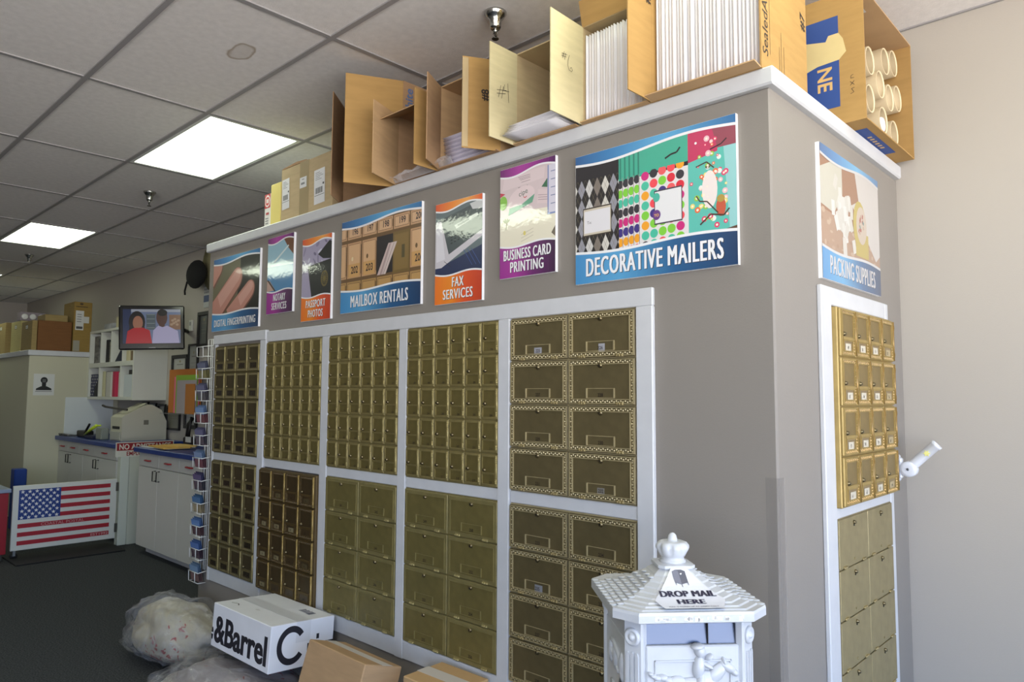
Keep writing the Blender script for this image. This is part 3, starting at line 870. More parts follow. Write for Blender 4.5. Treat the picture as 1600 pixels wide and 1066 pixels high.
def d_cards(p, w, h):
    p.rect(0, 0, w, h, (214, 196, 198))
    p.poly([(0, h*0.22), (w, h*0.24), (w, h*0.56), (w*0.5, h*0.58), (0, h*0.56)], (232, 226, 204), 1)
    p.poly([(w*0.04, h*0.80), (w*0.80, h*0.83), (w*0.82, h*0.93), (w*0.08, h*0.92)], (222, 204, 206), 2)
    for k, y in enumerate((0.89, 0.875, 0.862, 0.84)): p.line([(w*(0.34+0.02*k), h*y), (w*0.56, h*(y+0.004))], 0.0018, (140, 120, 128), 3)
    p.poly([(w*0.34, h*0.80), (w*0.52, h*0.805), (w*0.42, h*0.755)], (84, 74, 72), 3)
    p.oval(w*0.40, h*0.70, 0.070, 0.044, (226, 206, 208), 3, 0.25)
    p.text('cipe', w*0.44, h*0.725, 0.020, (64, 96, 76), 4, rot=0.22, style='plain'); p.line([(w*0.44, h*0.705), (w*0.47, h*0.695), (w*0.5, h*0.707)], 0.003, (200, 60, 70), 4)
    p.poly([(w*0.16, h*0.565), (w*0.60, h*0.64), (w*0.64, h*0.71), (w*0.40, h*0.64), (w*0.18, h*0.63)], (104, 164, 134), 4)
    p.oval(w*0.06, h*0.69, 0.022, 0.028, (134, 192, 70), 4)
    p.poly([(w*0.76, h*0.755), (w*0.86, h*0.82), (w*0.86, h*0.74)], (60, 110, 80), 4)
    p.poly([(w*0.68, h*0.62), (w*0.86, h*0.60), (w*0.86, h*0.72), (w*0.70, h*0.74)], (222, 202, 204), 3)
    for k in range(3): p.line([(w*0.70, h*(0.69-k*0.02)), (w*0.86, h*(0.675-k*0.02))], 0.0018, (150, 130, 136), 4)
    p.rect(w*0.865, h*0.50, w, h*0.93, (126, 142, 190), 5); p.rect(w*0.885, h*0.515, w, h*0.93, (216, 212, 226), 6)
    for k in range(5): p.line([(w*0.92, h*(0.87-k*0.07)), (w, h*(0.87-k*0.07))], 0.003, (110, 120, 160), 7)
    p.poly([(0, h*0.745), (w*0.10, h*0.77), (0, h*0.79)], (196, 60, 80), 3)
    p.line([(w*0.12, h*0.44), (w*0.13, h*0.52)], 0.003, (110, 120, 70), 2)
    for a in (-0.9, -0.3, 0.4, 1.0): p.oval(w*0.12+0.012*math.sin(a), h*0.51+0.006*math.cos(a), 0.010, 0.004, (132, 140, 92), 3, PI/2-a)
    p.oval(w*0.46, h*0.38, 0.007, 0.008, (224, 208, 96), 3)
    for k in range(3): p.line([(w*0.4, h*(0.31+k*0.03)), (w*0.62, h*(0.35+k*0.03))], 0.002, (196, 188, 168), 3)
    p.poly([(w*0.93, h*0.34), (w, h*0.30), (w, h*0.40)], (110, 100, 84), 3)
def d_mailers(p, w, h):
    p.rect(0, 0, w, h, (28, 26, 32))
    xa = w*0.305
    p.poly([(0, 0), (xa, 0), (xa, h*0.80), (0, h*0.80)], (30, 27, 28), 1)
    dw, dh = w*0.056, h*0.150
    cols = [(212, 208, 200), (150, 150, 160), (206, 204, 202), (128, 118, 110)]
    q = Pic(clip=(0.001, xa, 0.001, h*0.80), z=p.z, coat=1.0)
    q.mb = p.mb
    for i in range(8):
        for j in range(10):
            x = dw*(i-0.2)+(0.5*dw if j % 2 else 0); y = h*0.13+dh*0.5*j
            c = cols[(i+2*j) % 4] if j % 2 == 0 else ((30, 27, 28) if (i+j) % 3 else (58, 50, 44))
            if j % 2 == 0: q.poly([(x-dw*0.48, y), (x, y-dh*0.5), (x+dw*0.48, y), (x, y+dh*0.5)], c, 2)
            q.line([(x-dw*0.5, y-dh*0.5), (x+dw*0.5, y+dh*0.5)], 0.0008, (120, 110, 90), 3); q.line([(x+dw*0.5, y-dh*0.5), (x-dw*0.5, y+dh*0.5)], 0.0008, (120, 110, 90), 3)
    p.rect(w*0.055, h*0.36, w*0.255, h*0.58, (60, 50, 40), 4); p.rect(w*0.060, h*0.37, w*0.25, h*0.57, (206, 196, 176), 5); p.rect(w*0.065, h*0.385, w*0.245, h*0.555, (226, 224, 228), 6)
    p.text('To:', w*0.085, h*0.455, 0.010, (90, 86, 90), 7, style='plain', align='l')
    # dotted bags
    xb = w*0.735
    p.rect(xa, 0, xb, h*0.73, (226, 222, 222), 2); p.poly([(xa, h*0.72), (xb, h*0.76), (xb, h), (xa, h)], (66, 172, 146), 2)
    for k in range(5): p.rect(xa+0.004+k*0.018, h*0.74, xa+0.010+k*0.018, h, (44, 128, 110), 3)
    dc = [(240, 72, 84), (222, 40, 60), (128, 206, 60), (72, 190, 160), (206, 36, 124), (48, 46, 54), (60, 46, 128), (242, 164, 36), (236, 92, 96)]
    rnd = random.Random(5)
    q2 = Pic(clip=(xa, xb, 0.001, h*0.76), z=p.z, coat=1.0); q2.mb = p.mb
    order = [(5, 5, 5), (2, 2, 2), (3, 3, 3), (5, 5, 5), (4, 4, 4), (6, 6, 6), (7, 7, 7), (8, 8, 8), (0, 0, 0)]
    for j in range(9):
        y = h*(0.70-0.072*j)
        for i in range(9):
            x = xa+0.006+(i*0.022 if i < 4 else 0.066+(i-3)*0.0325)
            c = dc[order[j][0]] if i < 4 else dc[rnd.randrange(9)]
            rx = 0.0115 if i < 4 else 0.0150
            q2.oval(x, y+(x-xa)*0.10, rx, 0.0150, c, 3, n=14)
    for k in range(4): q2.rect(xa+0.014+k*0.022, 0, xa+0.0165+k*0.022, h*0.75, (150, 140, 140), 4)
    p.line([(w*0.60, h*0.815), (w*0.635, h*0.835), (w*0.67, h*0.84), (w*0.69, h*0.87)], 0.006, (26, 24, 26), 4)
    p.rect(w*0.532, h*0.355, w*0.700, h*0.60, (62, 56, 70), 5); p.rect(w*0.537, h*0.365, w*0.695, h*0.59, (230, 230, 232), 6)
    p.oval(w*0.546, h*0.55, 0.013, 0.015, (74, 180, 160), 7); p.oval(w*0.546, h*0.425, 0.015, 0.017, (104, 60, 132), 7); p.text('TO', w*0.546, h*0.413, 0.009, (240, 190, 80), 8-0.5)
    # patterned gift bag with flowers and a bird
    p.poly([(xb, h*0.18), (w, h*0.20), (w, h), (xb, h)], (92, 190, 176), 2); p.poly([(w*0.96, h*0.25), (w, h*0.25), (w, h*0.85), (w*0.93, h*0.85)], (150, 206, 206), 3)
    p.poly([(xb, h*0.74), (w*0.90, h*0.78), (w*0.90, h), (xb, h)], (196, 54, 96), 3); p.poly([(w*0.90, h*0.80), (w, h*0.80), (w, h), (w*0.86, h)], (150, 70, 86), 4)
    p.poly([(xb, 0), (w, 0), (w, h*0.26), (xb, h*0.20)], (92, 62, 44), 3)
    for k in range(60):
        x, y = rnd.uniform(xb+0.01, w*0.95), rnd.uniform(h*0.24, h*0.88)
        c = rnd.choice([(232, 108, 62), (236, 190, 200), (226, 60, 110), (150, 200, 70), (240, 220, 120), (230, 240, 240)])
        r = rnd.uniform(0.004, 0.010)
        p.oval(x, y, r, r, c, 5, n=10); p.oval(x, y, r*0.45, r*0.45, (250, 236, 214), 6, n=8)
    p.oval(w*0.855, h*0.53, 0.026, 0.060, (238, 226, 222), 6)
    p.oval(w*0.915, h*0.40, 0.016, 0.030, (196, 88, 60), 7); p.oval(w*0.915, h*0.455, 0.013, 0.012, (178, 150, 70), 7)
    p.line([(w*0.80, h*0.30), (w*0.86, h*0.36), (w*0.93, h*0.34), (w*0.96, h*0.38)], 0.005, (70, 50, 40), 7); p.line([(w*0.78, h*0.50), (w*0.80, h*0.46), (w*0.84, h*0.45), (w*0.90, h*0.36)], 0.004, (70, 50, 40), 7)
    p.line([(w*0.78, h*0.70), (w*0.84, h*0.72), (w*0.88, h*0.67)], 0.004, (70, 50, 40), 7); p.line([(w*0.86, h*0.80), (w*0.92, h*0.82), (w*0.95, h*0.85)], 0.004, (40, 30, 34), 7)
def d_packing(p, w, h):
    p.gain = 0.84
    p.rect(0, 0, w, h, (196, 158, 132)); p.poly([(0, h*0.52), (w, h*0.46), (w, h), (0, h)], (172, 118, 84), 1)
    rnd = random.Random(8)
    for k in range(60): p.oval(rnd.uniform(0, w), rnd.uniform(h*0.2, h*0.52), rnd.uniform(0.006, 0.02), rnd.uniform(0.004, 0.01), rnd.choice([(208, 172, 146), (186, 146, 118), (216, 186, 160)]), 1.5, 0)
    p.poly([(0, h*0.55), (w*0.20, h*0.52), (w*0.34, h*0.70), (w*0.34, h*0.92), (w*0.26, h*0.95), (0, h*0.82)], (226, 222, 206), 2)
    p.poly([(w*0.56, h*0.95), (w*0.62, h*0.72), (w*0.50, h*0.66), (w*0.92, h*0.28), (w, h*0.34), (w, h*0.95)], (232, 226, 222), 2)
    for k in range(34):
        x, y = w*(0.36+rnd.gauss(0, 0.065)), h*(0.56+rnd.gauss(0, 0.10))
        p.rrect(x, y, 0.030, 0.052, rnd.uniform(-0.6, 0.6), rnd.choice([(244, 242, 236), (234, 230, 222), (250, 249, 246)]), 3)
    p.rrect(w*0.36, h*0.30, 0.038, 0.062, 0.1, (240, 234, 226), 4); p.rrect(w*0.52, h*0.33, 0.034, 0.048, 0.3, (240, 236, 228), 4)
    p.oval(w*0.63, h*0.52, 0.070, 0.092, (214, 194, 90), 4); p.rect(w*0.55, h*0.27, w*0.78, h*0.47, (212, 190, 92), 4); p.oval(w*0.66, h*0.53, 0.056, 0.070, (226, 208, 190), 5)
    for k in range(12): p.rrect(w*0.66+rnd.uniform(-0.03, 0.03), h*0.53+rnd.uniform(-0.04, 0.04), 0.016, 0.012, rnd.uniform(0, 3), rnd.choice([(186, 84, 76), (120, 150, 150), (210, 180, 160)]), 6)

SY = BY0
SB, SS = (0.607, 0.458), (0.281, 0.436)
sign('blue sign reading digital fingerprinting with a photo of fingertips', (-4.488, SY, 1.889), ROT_A, 0.602, 0.458, 'blue', [('DIGITAL FINGERPRINTING', 0.060)], d_finger, 0.235, 0.043, [0.54])
sign('narrow purple sign reading notary services, pale blue picture', (-3.795, SY, 1.948), ROT_A, 0.283, 0.434, 'purple', [('NOTARY', 0.163), ('SERVICES', 0.050)], d_notary, 0.29, 0.038, [0.135, 0.165])
sign('narrow orange sign reading passport photos, black passport picture', (-3.420, SY, 1.882), ROT_A, 0.281, 0.440, 'orange', [('PASSPORT', 0.158), ('PHOTOS', 0.042)], d_passport, 0.29, 0.038, [0.19, 0.145])
sign('wide blue sign reading mailbox rentals with a picture of numbered boxes', (-3.050, SY, 1.897), ROT_A, 0.620, 0.458, 'blue', [('MAILBOX RENTALS', 0.055)], d_mailbox, 0.235, 0.056, [0.45])
sign('narrow orange sign reading fax services, telephone handset picture', (-2.335, SY, 1.881), ROT_A, 0.288, 0.436, 'orange', [('FAX', 0.160), ('SERVICES', 0.045)], d_fax, 0.29, 0.040, [0.075, 0.185])
sign('narrow purple sign reading business card printing, scattered cards picture', (-1.948, SY, 1.951), ROT_A, 0.284, 0.435, 'purple', [('BUSINESS CARD', 0.160), ('PRINTING', 0.048)], d_cards, 0.285, 0.040, [0.245, 0.175])
sign('wide blue sign reading decorative mailers with polka dot bags', (-1.571, SY, 1.891), ROT_A, 0.612, 0.462, 'blue', [('DECORATIVE MAILERS', 0.055)], d_mailers, 0.235, 0.062, [0.525])
sign('blue sign reading packing supplies with foam peanuts, on the side wall', (BX1, 2.354, 1.883), ROT_B, 0.600, 0.450, 'blue', [('PACKING SUPPLIES', 0.055)], d_packing, 0.235, 0.060, [0.47])
# ------------------------------------------------------------------ pixel rays: a direction only, the distance comes from a surface
def pray(px, py): return _f + _R*((px-800)/FPX) + _U*(-(py-533)/FPX)
def on_z(px, py, z): d = pray(px, py); t = (z-EYE)/d.z; return Vector((d.x*t, d.y*t, z))
def on_y(px, py, y): d = pray(px, py); t = y/d.y; return Vector((d.x*t, y, EYE+d.z*t))
def on_x(px, py, x): d = pray(px, py); t = x/d.x; return Vector((x, d.y*t, EYE+d.z*t))

# ------------------------------------------------------------------ cartons and mailers on the cap board
def card(name, c): return mat(name, c, rough=0.8, noise=0.06, nscale=9, bump=0.05, bscale=90, spec=0.2, stretch=(1, 1, 6))
K1 = card('kraft_board', (182, 150, 112))
K2 = card('kraft_board_warm', (166, 132, 82))
K3 = card('kraft_board_pale', (198, 186, 148))
K4 = card('kraft_board_brown', (164, 132, 100))
K5 = card('kraft_board_tan', (188, 168, 132))
M_TAPE = mat('clear_packing_tape', (206, 186, 146), rough=0.15, alpha=0.6)
M_INK = mat('marker_ink', (48, 40, 36), rough=0.7)
M_BLUEINK = mat('blue_box_print', (40, 70, 136), rough=0.65)
CZ = 2.465
def flap_mesh(p, q, z0, z1, m, th=0.004):
    p, q = Vector(p), Vector(q)
    d = (q-p).normalized(); n = Vector((-d.y, d.x))*th/2
    return MB().prism([(p.x-n.x, p.y-n.y), (q.x-n.x, q.y-n.y), (q.x+n.x, q.y+n.y), (p.x+n.x, p.y+n.y)], z0, z1, m)
def carton(label, x0, x1, y0, y1, z1, m, flaps=(), z0=CZ, inner=None, th=0.005):
    t = thing('carton', label, 'cardboard box', ((x0+x1)/2, (y0+y1)/2, z0), group='cardboard boxes on the cap board')
    ox, oy = (x0+x1)/2, (y0+y1)/2
    a, b, c, d, h = x0-ox, x1-ox, y0-oy, y1-oy, z1-z0
    mb = MB()
    mb.box(a, a+th, c, d, 0, h, m); mb.box(b-th, b, c, d, 0, h, m)
    mb.box(a+th, b-th, c, d, 0, th, m); mb.box(a+th, b-th, c, d, h-th, h, m); mb.box(a+th, b-th, d-th, d, th, h-th, m)
    mb.build('body', t)
    for f in flaps:
        k, mm = f[0], f[-1]
        if k == 'L': fb = flap_mesh((a+th/2, c), (a+th/2+f[1], c+f[2]), 0.002, h-0.002, mm)
        elif k == 'R': fb = flap_mesh((b-th/2, c), (b-th/2+f[1], c+f[2]), 0.002, h-0.002, mm)
        else:
            zz = th/2 if k == 'B' else h-th/2
            v0, v1 = Vector((0, c, zz)), Vector((0, c+f[1], zz+f[2]))
            n = Vector((0, -(v1-v0).z, (v1-v0).y)).normalized()*0.002
            fb = MB()
            vs = []
            for X in (a+0.002, b-0.002):
                for v in (v0-n, v1-n, v1+n, v0+n): vs.append((X, v.y, v.z))
            fb.add(vs, [(0, 1, 2, 3), (7, 6, 5, 4), (0, 4, 5, 1), (1, 5, 6, 2), (2, 6, 7, 3), (3, 7, 4, 0)], mm)
        fb.build('flap', t)
    return t
def decal(parent, p, name='print'): return p

# big carton at the corner, marked #7
c7 = carton('big kraft carton at the corner, printed on its side and full of large white mailers', -1.250, -0.872, 1.990, 2.340, 2.955, K2, [('L', -0.002, -0.135, K2), ('B', -0.045, 0.006, K1), ('T', -0.10, 0.05, K2)])
pp = Pic(z=0.0008, rough=0.75, coat=0)
pp.text('SealedAir', 0.046, 0.045, 0.036, M_INK, 0, rot=PI/2, align='l', style='plain', shear=0.12, sx=1.02)
pp.text('#7', 0.335, 0.235, 0.036, M_INK, 0, rot=PI/2, align='l', style='bold')
for k, (xx, a0, a1) in enumerate(((0.060, 0.06, 0.34), (0.128, 0.03, 0.11), (0.142, 0.03, 0.16), (0.162, 0.02, 0.12))): pp.rect(xx, a0, xx+0.0016, a1, M_INK, 0)
pp.build('print', c7, ((-0.872+1.250)/2, -0.175, 0), ROT_B)
ppf = Pic(z=0.0030, rough=0.75, coat=0)
ppf.text('#6', 0.126, 0.33, 0.034, M_INK, 0, rot=PI/2, align='l', style='bold')
ppf.build('print', c7, (-(1.250-0.872)/2+0.0025, -0.175-0.135, 0), (PI/2, 0, -PI/2+PI))
c6 = carton('kraft carton with a hand written number six on its pale flap, packed with white mailers', -1.543, -1.256, 2.000, 2.320, 2.832, K5, [('L', 0.004, -0.185, K3), ('B', -0.02, 0.004, K1), ('T', -0.02, 0.09, K2)])
def scrawl(parent, x, w0, pts_list, loc, rot):
    q = Pic(z=0.0030, rough=0.8, coat=0)
    for pts in pts_list: q.line(pts, w0, M_INK, 0)
    q.build('handwriting', parent, loc, rot)
# handwriting on the outer side of the flaps (they face +x)
scrawl(c6, 0, 0.0016, [[(0.062, 0.205), (0.072, 0.232)], [(0.074, 0.203), (0.080, 0.230)], [(0.056, 0.213), (0.084, 0.216)], [(0.058, 0.222), (0.088, 0.225)],
                       [(0.100, 0.228), (0.094, 0.21), (0.092, 0.19), (0.098, 0.175), (0.112, 0.172), (0.118, 0.180), (0.112, 0.188), (0.104, 0.182)]], (-0.1435+0.0065, -0.160-0.185, 0), ROT_B)
c4 = carton('half empty kraft carton with a hand written number four, flat mailers spilling out', -1.868, -1.556, 2.000, 2.320, 2.838, K5, [('L', 0.0, -0.150, K3), ('B', -0.02, 0.003, K1)])
scrawl(c4, 0, 0.0018, [[(0.045, 0.165), (0.058, 0.215)], [(0.062, 0.165), (0.072, 0.215)], [(0.036, 0.178), (0.084, 0.190)], [(0.036, 0.192), (0.088, 0.204)],
                       [(0.078, 0.225), (0.074, 0.200), (0.104, 0.204)], [(0.096, 0.235), (0.102, 0.160)]], (-0.1525, -0.160-0.150, 0), ROT_B)
cH = carton('kraft carton with taped flap edge, holding a flat stack of lilac white mailers', -2.318, -1.950, 2.000, 2.320, 2.840, K1, [('L', 0.075, -0.140, K4), ('R', -0.080, -0.135, K2), ('B', -0.02, 0.002, K4)])
MB().box(-0.0042, 0.0042, -0.002, 0.022, 0, 0.36, M_TAPE).build('tape', cH, (0.184-0.080, -0.160-0.135, 0.006), (0, 0, -0.53))
pq = Pic(z=0.0032, rough=0.75, coat=0)
pq.text('#8', 0.105, 0.20, 0.03, M_INK, 0, rot=PI/2, align='l', style='bold')
pq.build('print', cH, (0.184-0.080, -0.160-0.135, 0), (PI/2, 0, PI/2-0.535))
cG = carton('empty dark kraft carton with its top flap hanging down, beside the tall box', -2.640, -2.326, 2.020, 2.340, 2.800, K4, [('L', 0.080, -0.200, K1), ('R', 0.0, -0.155, K2), ('T', -0.15, -0.07, K1)])
cF = carton('tall kraft carton touching the ceiling tiles with a wide half closed flap', -3.135, -2.645, 2.050, 2.400, 2.985, K4, [('L', 0.14, -0.16, K4), ('R', -0.125, -0.235, K2), ('B', -0.03, 0.001, K4)])
pi = Pic(z=0.0008, rough=0.75, coat=0)
pi.text('white', 0.056, 0.352, 0.044, mat('faded_blue_print', (86, 108, 150), rough=0.7), 0, rot=PI/2, align='l', style='bold')
pi.build('print', cF, (0.245, -0.175, 0), ROT_B)

# closed labelled box and the two small boxes at its side
b3 = thing('parcel_box', 'closed kraft parcel with two shipping labels and tape', 'cardboard box', (-3.50, 2.2, CZ), group='cardboard boxes on the cap board')
MB().bbox(-0.265, 0.265, -0.15, 0.15, 0, 0.325, K5, 0.004).build('body', b3)
MB().prism([(-0.265, 0.325), (0.02, 0.325), (0.0, 0.332), (-0.1, 0.340), (-0.25, 0.330)], -0.15, -0.14, K4, Matrix.Rotation(PI/2, 4, 'X')).build('torn_edge', b3, (0, -0.29, 0))
MB().box(-0.06, 0.035, -0.1512, -0.150, 0.0, 0.325, mat('glossy_parcel_tape', (196, 178, 138), rough=0.12, alpha=0.7)).build('tape', b3)
def ship_label(parent, x, z, w, h, a, front=-0.1515):
    q = Pic(z=0.0004, rough=0.5, coat=0.1)
    q.rect(0, 0, w, h, (216, 216, 220))
    for k in range(5): q.rect(w*0.12, h*(0.90-0.05*k), w*(0.55+0.3*((k*7) % 3)/2), h*(0.905-0.05*k)+0.002, (120, 120, 126), 1)
    for k in range(14): q.rect(w*(0.12+0.05*k), h*0.30, w*(0.12+0.05*k+0.018+0.015*(k % 3)), h*0.47, (60, 60, 66), 1)
    q.rect(w*0.05, h*0.24, w*0.95, h*0.255, (70, 70, 76), 1); q.rect(w*0.80, h*0.52, w*0.93, h*0.58, (40, 40, 46), 1)
    q.build('shipping_label', parent, (x, front, z), (PI/2, a, 0))
ship_label(b3, -0.245, 0.085, 0.080, 0.175, -0.04); ship_label(b3, 0.095, 0.055, 0.105, 0.19, -0.03)
ql = Pic(z=0.0016, rough=0.5, coat=0.1); ql.rect(0, 0, 0.07, 0.06, (210, 210, 214)); ql.rect(0.012, 0.018, 0.05, 0.03, (110, 110, 118), 1); ql.rect(0.02, 0.045, 0.045, 0.05, (120, 120, 126), 1)
ql.build('shipping_label', b3, (-0.055, -0.1515, 0.175), ROT_A)
tag(MB().bbox(-3.884, -3.772, 2.05, 2.30, CZ, CZ+0.262, mat('yellow_manila', (224, 208, 122), rough=0.75), 0.004).build('manila_box'), 'narrow pale yellow box between the parcel and the small white box', 'box', 'cardboard boxes on the cap board')
bw = thing('small_box', 'small white box with red oval print at the far end of the cap board', 'box', (-3.92, 2.12, CZ), group='cardboard boxes on the cap board')
MB().bbox(-0.034, 0.034, -0.07, 0.12, 0, 0.215, mat('white_card_glossy', (226, 224, 220), rough=0.4), 0.003).build('body', bw)
q = Pic(z=0.0006, rough=0.4)
q.rect(-0.033, 0.13, 0.033, 0.214, (196, 60, 64)); q.oval(0.0, 0.172, 0.030, 0.036, (232, 228, 226), 1); q.oval(0.0, 0.172, 0.023, 0.026, (206, 70, 70), 2); q.rect(-0.014, 0.160, 0.014, 0.184, (228, 220, 216), 3)
q.rect(-0.015, 0.09, 0.02, 0.104, (190, 80, 80), 1)
for k in range(4): q.rect(-0.02, 0.02+k*0.015, 0.015, 0.026+k*0.015, (130, 130, 134), 1)
q.build('print', bw, (0, -0.0702, 0), ROT_A)
# cling film trailing under the cartons
M_FILM = mat('clear_film', (225, 225, 232), rough=0.08, alpha=0.35, coat=0.5)
fm = MB(); rnd = random.Random(3); n = 14; vs = []; fs = []
for i in range(n+1):
    for j in range(4):
        vs.append((-2.62+0.40*i/n, 1.940+0.018*j-0.010*(j == 0), CZ+0.004+(0.014+0.022*rnd.random())*(j in (1, 2))))
for i in range(n):
    for j in range(3): fs.append((i*4+j, (i+1)*4+j, (i+1)*4+j+1, i*4+j+1))
fm.add(vs, fs, M_FILM)
tag(fm.build('plastic_film'), 'crumpled clear plastic film under the empty cartons', 'plastic film')

# mailers
M_MAIL = mat('white_mailer', (224, 222, 228), rough=0.45, noise=0.03, nscale=12)
M_MAILC = mat('cream_mailer', (216, 210, 210), rough=0.5, noise=0.03, nscale=12)
ORD = ['first', 'second', 'third', 'fourth', 'fifth', 'sixth', 'seventh', 'eighth', 'ninth', 'tenth', 'eleventh', 'twelfth', 'thirteenth', 'fourteenth', 'fifteenth', 'sixteenth', 'seventeenth', 'eighteenth', 'nineteenth', 'twentieth']
ORD += ['twenty-'+o for o in ORD[:9]]
def mailer_mesh(t, d, h, m):
    """padded envelope standing on edge: bulges in the middle, thin at its seams"""
    mb = MB(); vs = []; ny, nz = 4, 5
    for s in (-1, 1):
        for i in range(ny+1):
            for j in range(nz+1):
                u, v = i/ny, j/nz
                k = 1.0 if 0 < u < 1 and 0 < v < 1 else 0.35
                vs.append((s*t/2*k, d*u, h*v))
    N = (ny+1)*(nz+1); fs = []
    for s in (0, 1):
        for i in range(ny):
            for j in range(nz):
                a = s*N+i*(nz+1)+j
                fs.append((a, a+nz+1, a+nz+2, a+1))
    for i in range(ny):
        a = i*(nz+1); fs.append((a, a+N, a+N+nz+1, a+nz+1)); a += nz; fs.append((a, a+N, a+N+nz+1, a+nz+1))
    for j in range(nz):
        fs.append((j, j+1, N+j+1, N+j)); a = ny*(nz+1)+j; fs.append((a, a+1, N+a+1, N+a))
    mb.add(vs, fs, m, True)
    return mb.mesh('padded_mailer')
m6 = [mailer_mesh(0.0108, 0.27, 0.325, m) for m in (M_MAIL, M_MAILC)]
rnd = random.Random(21)
for k in range(20):
    x = -1.5285+0.0122*k
    lean = 0.0 if k < 14 else 0.006*(k-13)
    o = link('padded_mailer', m6[k % 2], None, (x, 2.004+rnd.uniform(0, 0.008), CZ+0.008), (0, 0, 0))
    tag(o, ORD[k]+' white mailer from the pale flap in the carton marked number six', 'envelope', 'upright mailers in carton number six')
m7 = [mailer_mesh(0.0116, 0.28, 0.44, m) for m in (M_MAIL, M_MAILC)]
for k in range(27):
    x = -1.2365+0.0131*k
    o = link('padded_mailer', m7[k % 2], None, (x, 1.998+rnd.uniform(0, 0.012), CZ+0.008), (0, 0, 0))
    tag(o, ORD[k]+' large white mailer from the open flap in the printed corner carton', 'envelope', 'upright mailers in the corner carton')
m4 = mailer_mesh(0.0088, 0.26, 0.26, M_MAIL)
for k in range(6):
    o = link('padded_mailer', m4, None, (-1.846+0.003*k+rnd.uniform(-0.004, 0.004), 1.905+rnd.uniform(-0.006, 0.006)+0.006*k, CZ+0.0125+0.0098*k), (0, PI/2, 0))
    o.rotation_euler = (0, PI/2, 0.03*rnd.uniform(-1, 1))
    tag(o, ORD[k]+' white mailer from the bottom in the carton marked number four', 'envelope', 'flat mailers in carton number four')
mh = [mailer_mesh(0.0086, 0.28, 0.325, mat('lilac_white_mailer_%d' % c[0], c, rough=0.45)) for c in ((216, 212, 228), (188, 184, 204))]  # every second mailer painted darker, in place of shade between the layers
for k in range(15):
    o = link('padded_mailer', mh[k % 2], None, (-2.302+0.010*math.sin(k*0.35)+rnd.uniform(-0.003, 0.003), 2.008+rnd.uniform(0, 0.006), CZ+0.0125+0.0094*k), (0, PI/2, 0))
    tag(o, ORD[k]+' lilac white mailer from the bottom of the stack in the taped carton', 'envelope', 'flat mailers in the taped carton')

# carton of mailing tubes on the side of the cap board, open towards +x
TX0, TX1, TY0, TY1, TZ1 = -1.20, -0.772, 2.605, 3.200, 2.945
ct = thing('carton', 'kraft carton of mailing tubes with blue print, overhanging the side of the block', 'cardboard box', (TX0, TY0, CZ), group='cardboard boxes on the cap board')
W, D, H, th = TX1-TX0, TY1-TY0, TZ1-CZ, 0.005
mb = MB()
mb.box(0, W, 0, th, 0, H, K2); mb.box(0, W, D-th, D, 0, H, K2); mb.box(0, W, th, D-th, 0, th, K2); mb.box(0, W, th, D-th, H-th, H, K1); mb.box(0, th, th, D-th, th, H-th, K1)
mb.build('body', ct)
q = Pic(z=0.0008, rough=0.7, coat=0)
q.rect(W-0.37, 0.065, W-0.085, 0.40, M_BLUEINK)
rr = random.Random(2)
tear = [(W-0.37, 0.215), (W-0.33, 0.205), (W-0.28, 0.222), (W-0.22, 0.214), (W-0.16, 0.232), (W-0.085, 0.236), (W-0.06, 0.26), (W-0.07, 0.31), (W-0.085, 0.335), (W-0.12, 0.335), (W-0.13, 0.315), (W-0.20, 0.330), (W-0.24, 0.305), (W-0.30, 0.285), (W-0.37, 0.272)]
q.poly(tear, card('torn_kraft', (206, 186, 136)), 1)
kt = card('kraft_letters', (206, 170, 112))
q.text('NE', W-0.160, 0.222, 0.050, kt, 2, rot=-PI/2, align='l', style='bold'); q.text('S', W-0.235, 0.205, 0.036, kt, 2, rot=-PI/2, align='l', style='bold')
q.build('print', ct, (0, 0, 0), ROT_A)
q = Pic(z=0.0006, rough=0.7, coat=0)
q.line([(0, 0), (0.012, 0.004), (0.004, 0.018), (0.014, 0.02)], 0.0016, M_INK); q.line([(0.0, 0.03), (0.014, 0.045)], 0.0016, M_INK); q.line([(0.0, 0.045), (0.014, 0.03)], 0.0016, M_INK); q.line([(0.014, 0.056), (0.002, 0.056), (0.004, 0.066), (0.012, 0.068)], 0.0016, M_INK)
q.build('handwriting', ct, (W-0.05, 0, 0.10), ROT_A)
q = Pic(z=0.0006, rough=0.7, coat=0)      # print on the underside that overhangs
q.rect(0.10, -0.075, 0.45, -0.03, M_BLUEINK)
for k in range(6): q.rect(0.20+0.03*k, -0.06, 0.214+0.03*k, -0.045, kt, 1)
q.build('print', ct, (W, 0, 0), (PI, 0, PI/2))
q = Pic(z=0.0006, rough=0.5, coat=0)
q.rect(0, 0, 0.16, 0.075, (196, 194, 190))
for k in range(12): q.rect(0.03+0.008*k, 0.02, 0.034+0.008*k, 0.06, (90, 88, 86), 1)
q.build('shipping_label', ct, (W-0.12, 0.03, H-th), (PI, 0, 0.0+PI/2))
M_TUBE = mat('kraft_tube', (190, 172, 140), rough=0.7)
M_TRIM = mat('tube_rim', (226, 208, 172), rough=0.6)
M_CAPB = mat('blue_tube_print', (92, 110, 150), rough=0.6)
M_WCAP = mat('white_tube_cap', (225, 228, 235), rough=0.3)
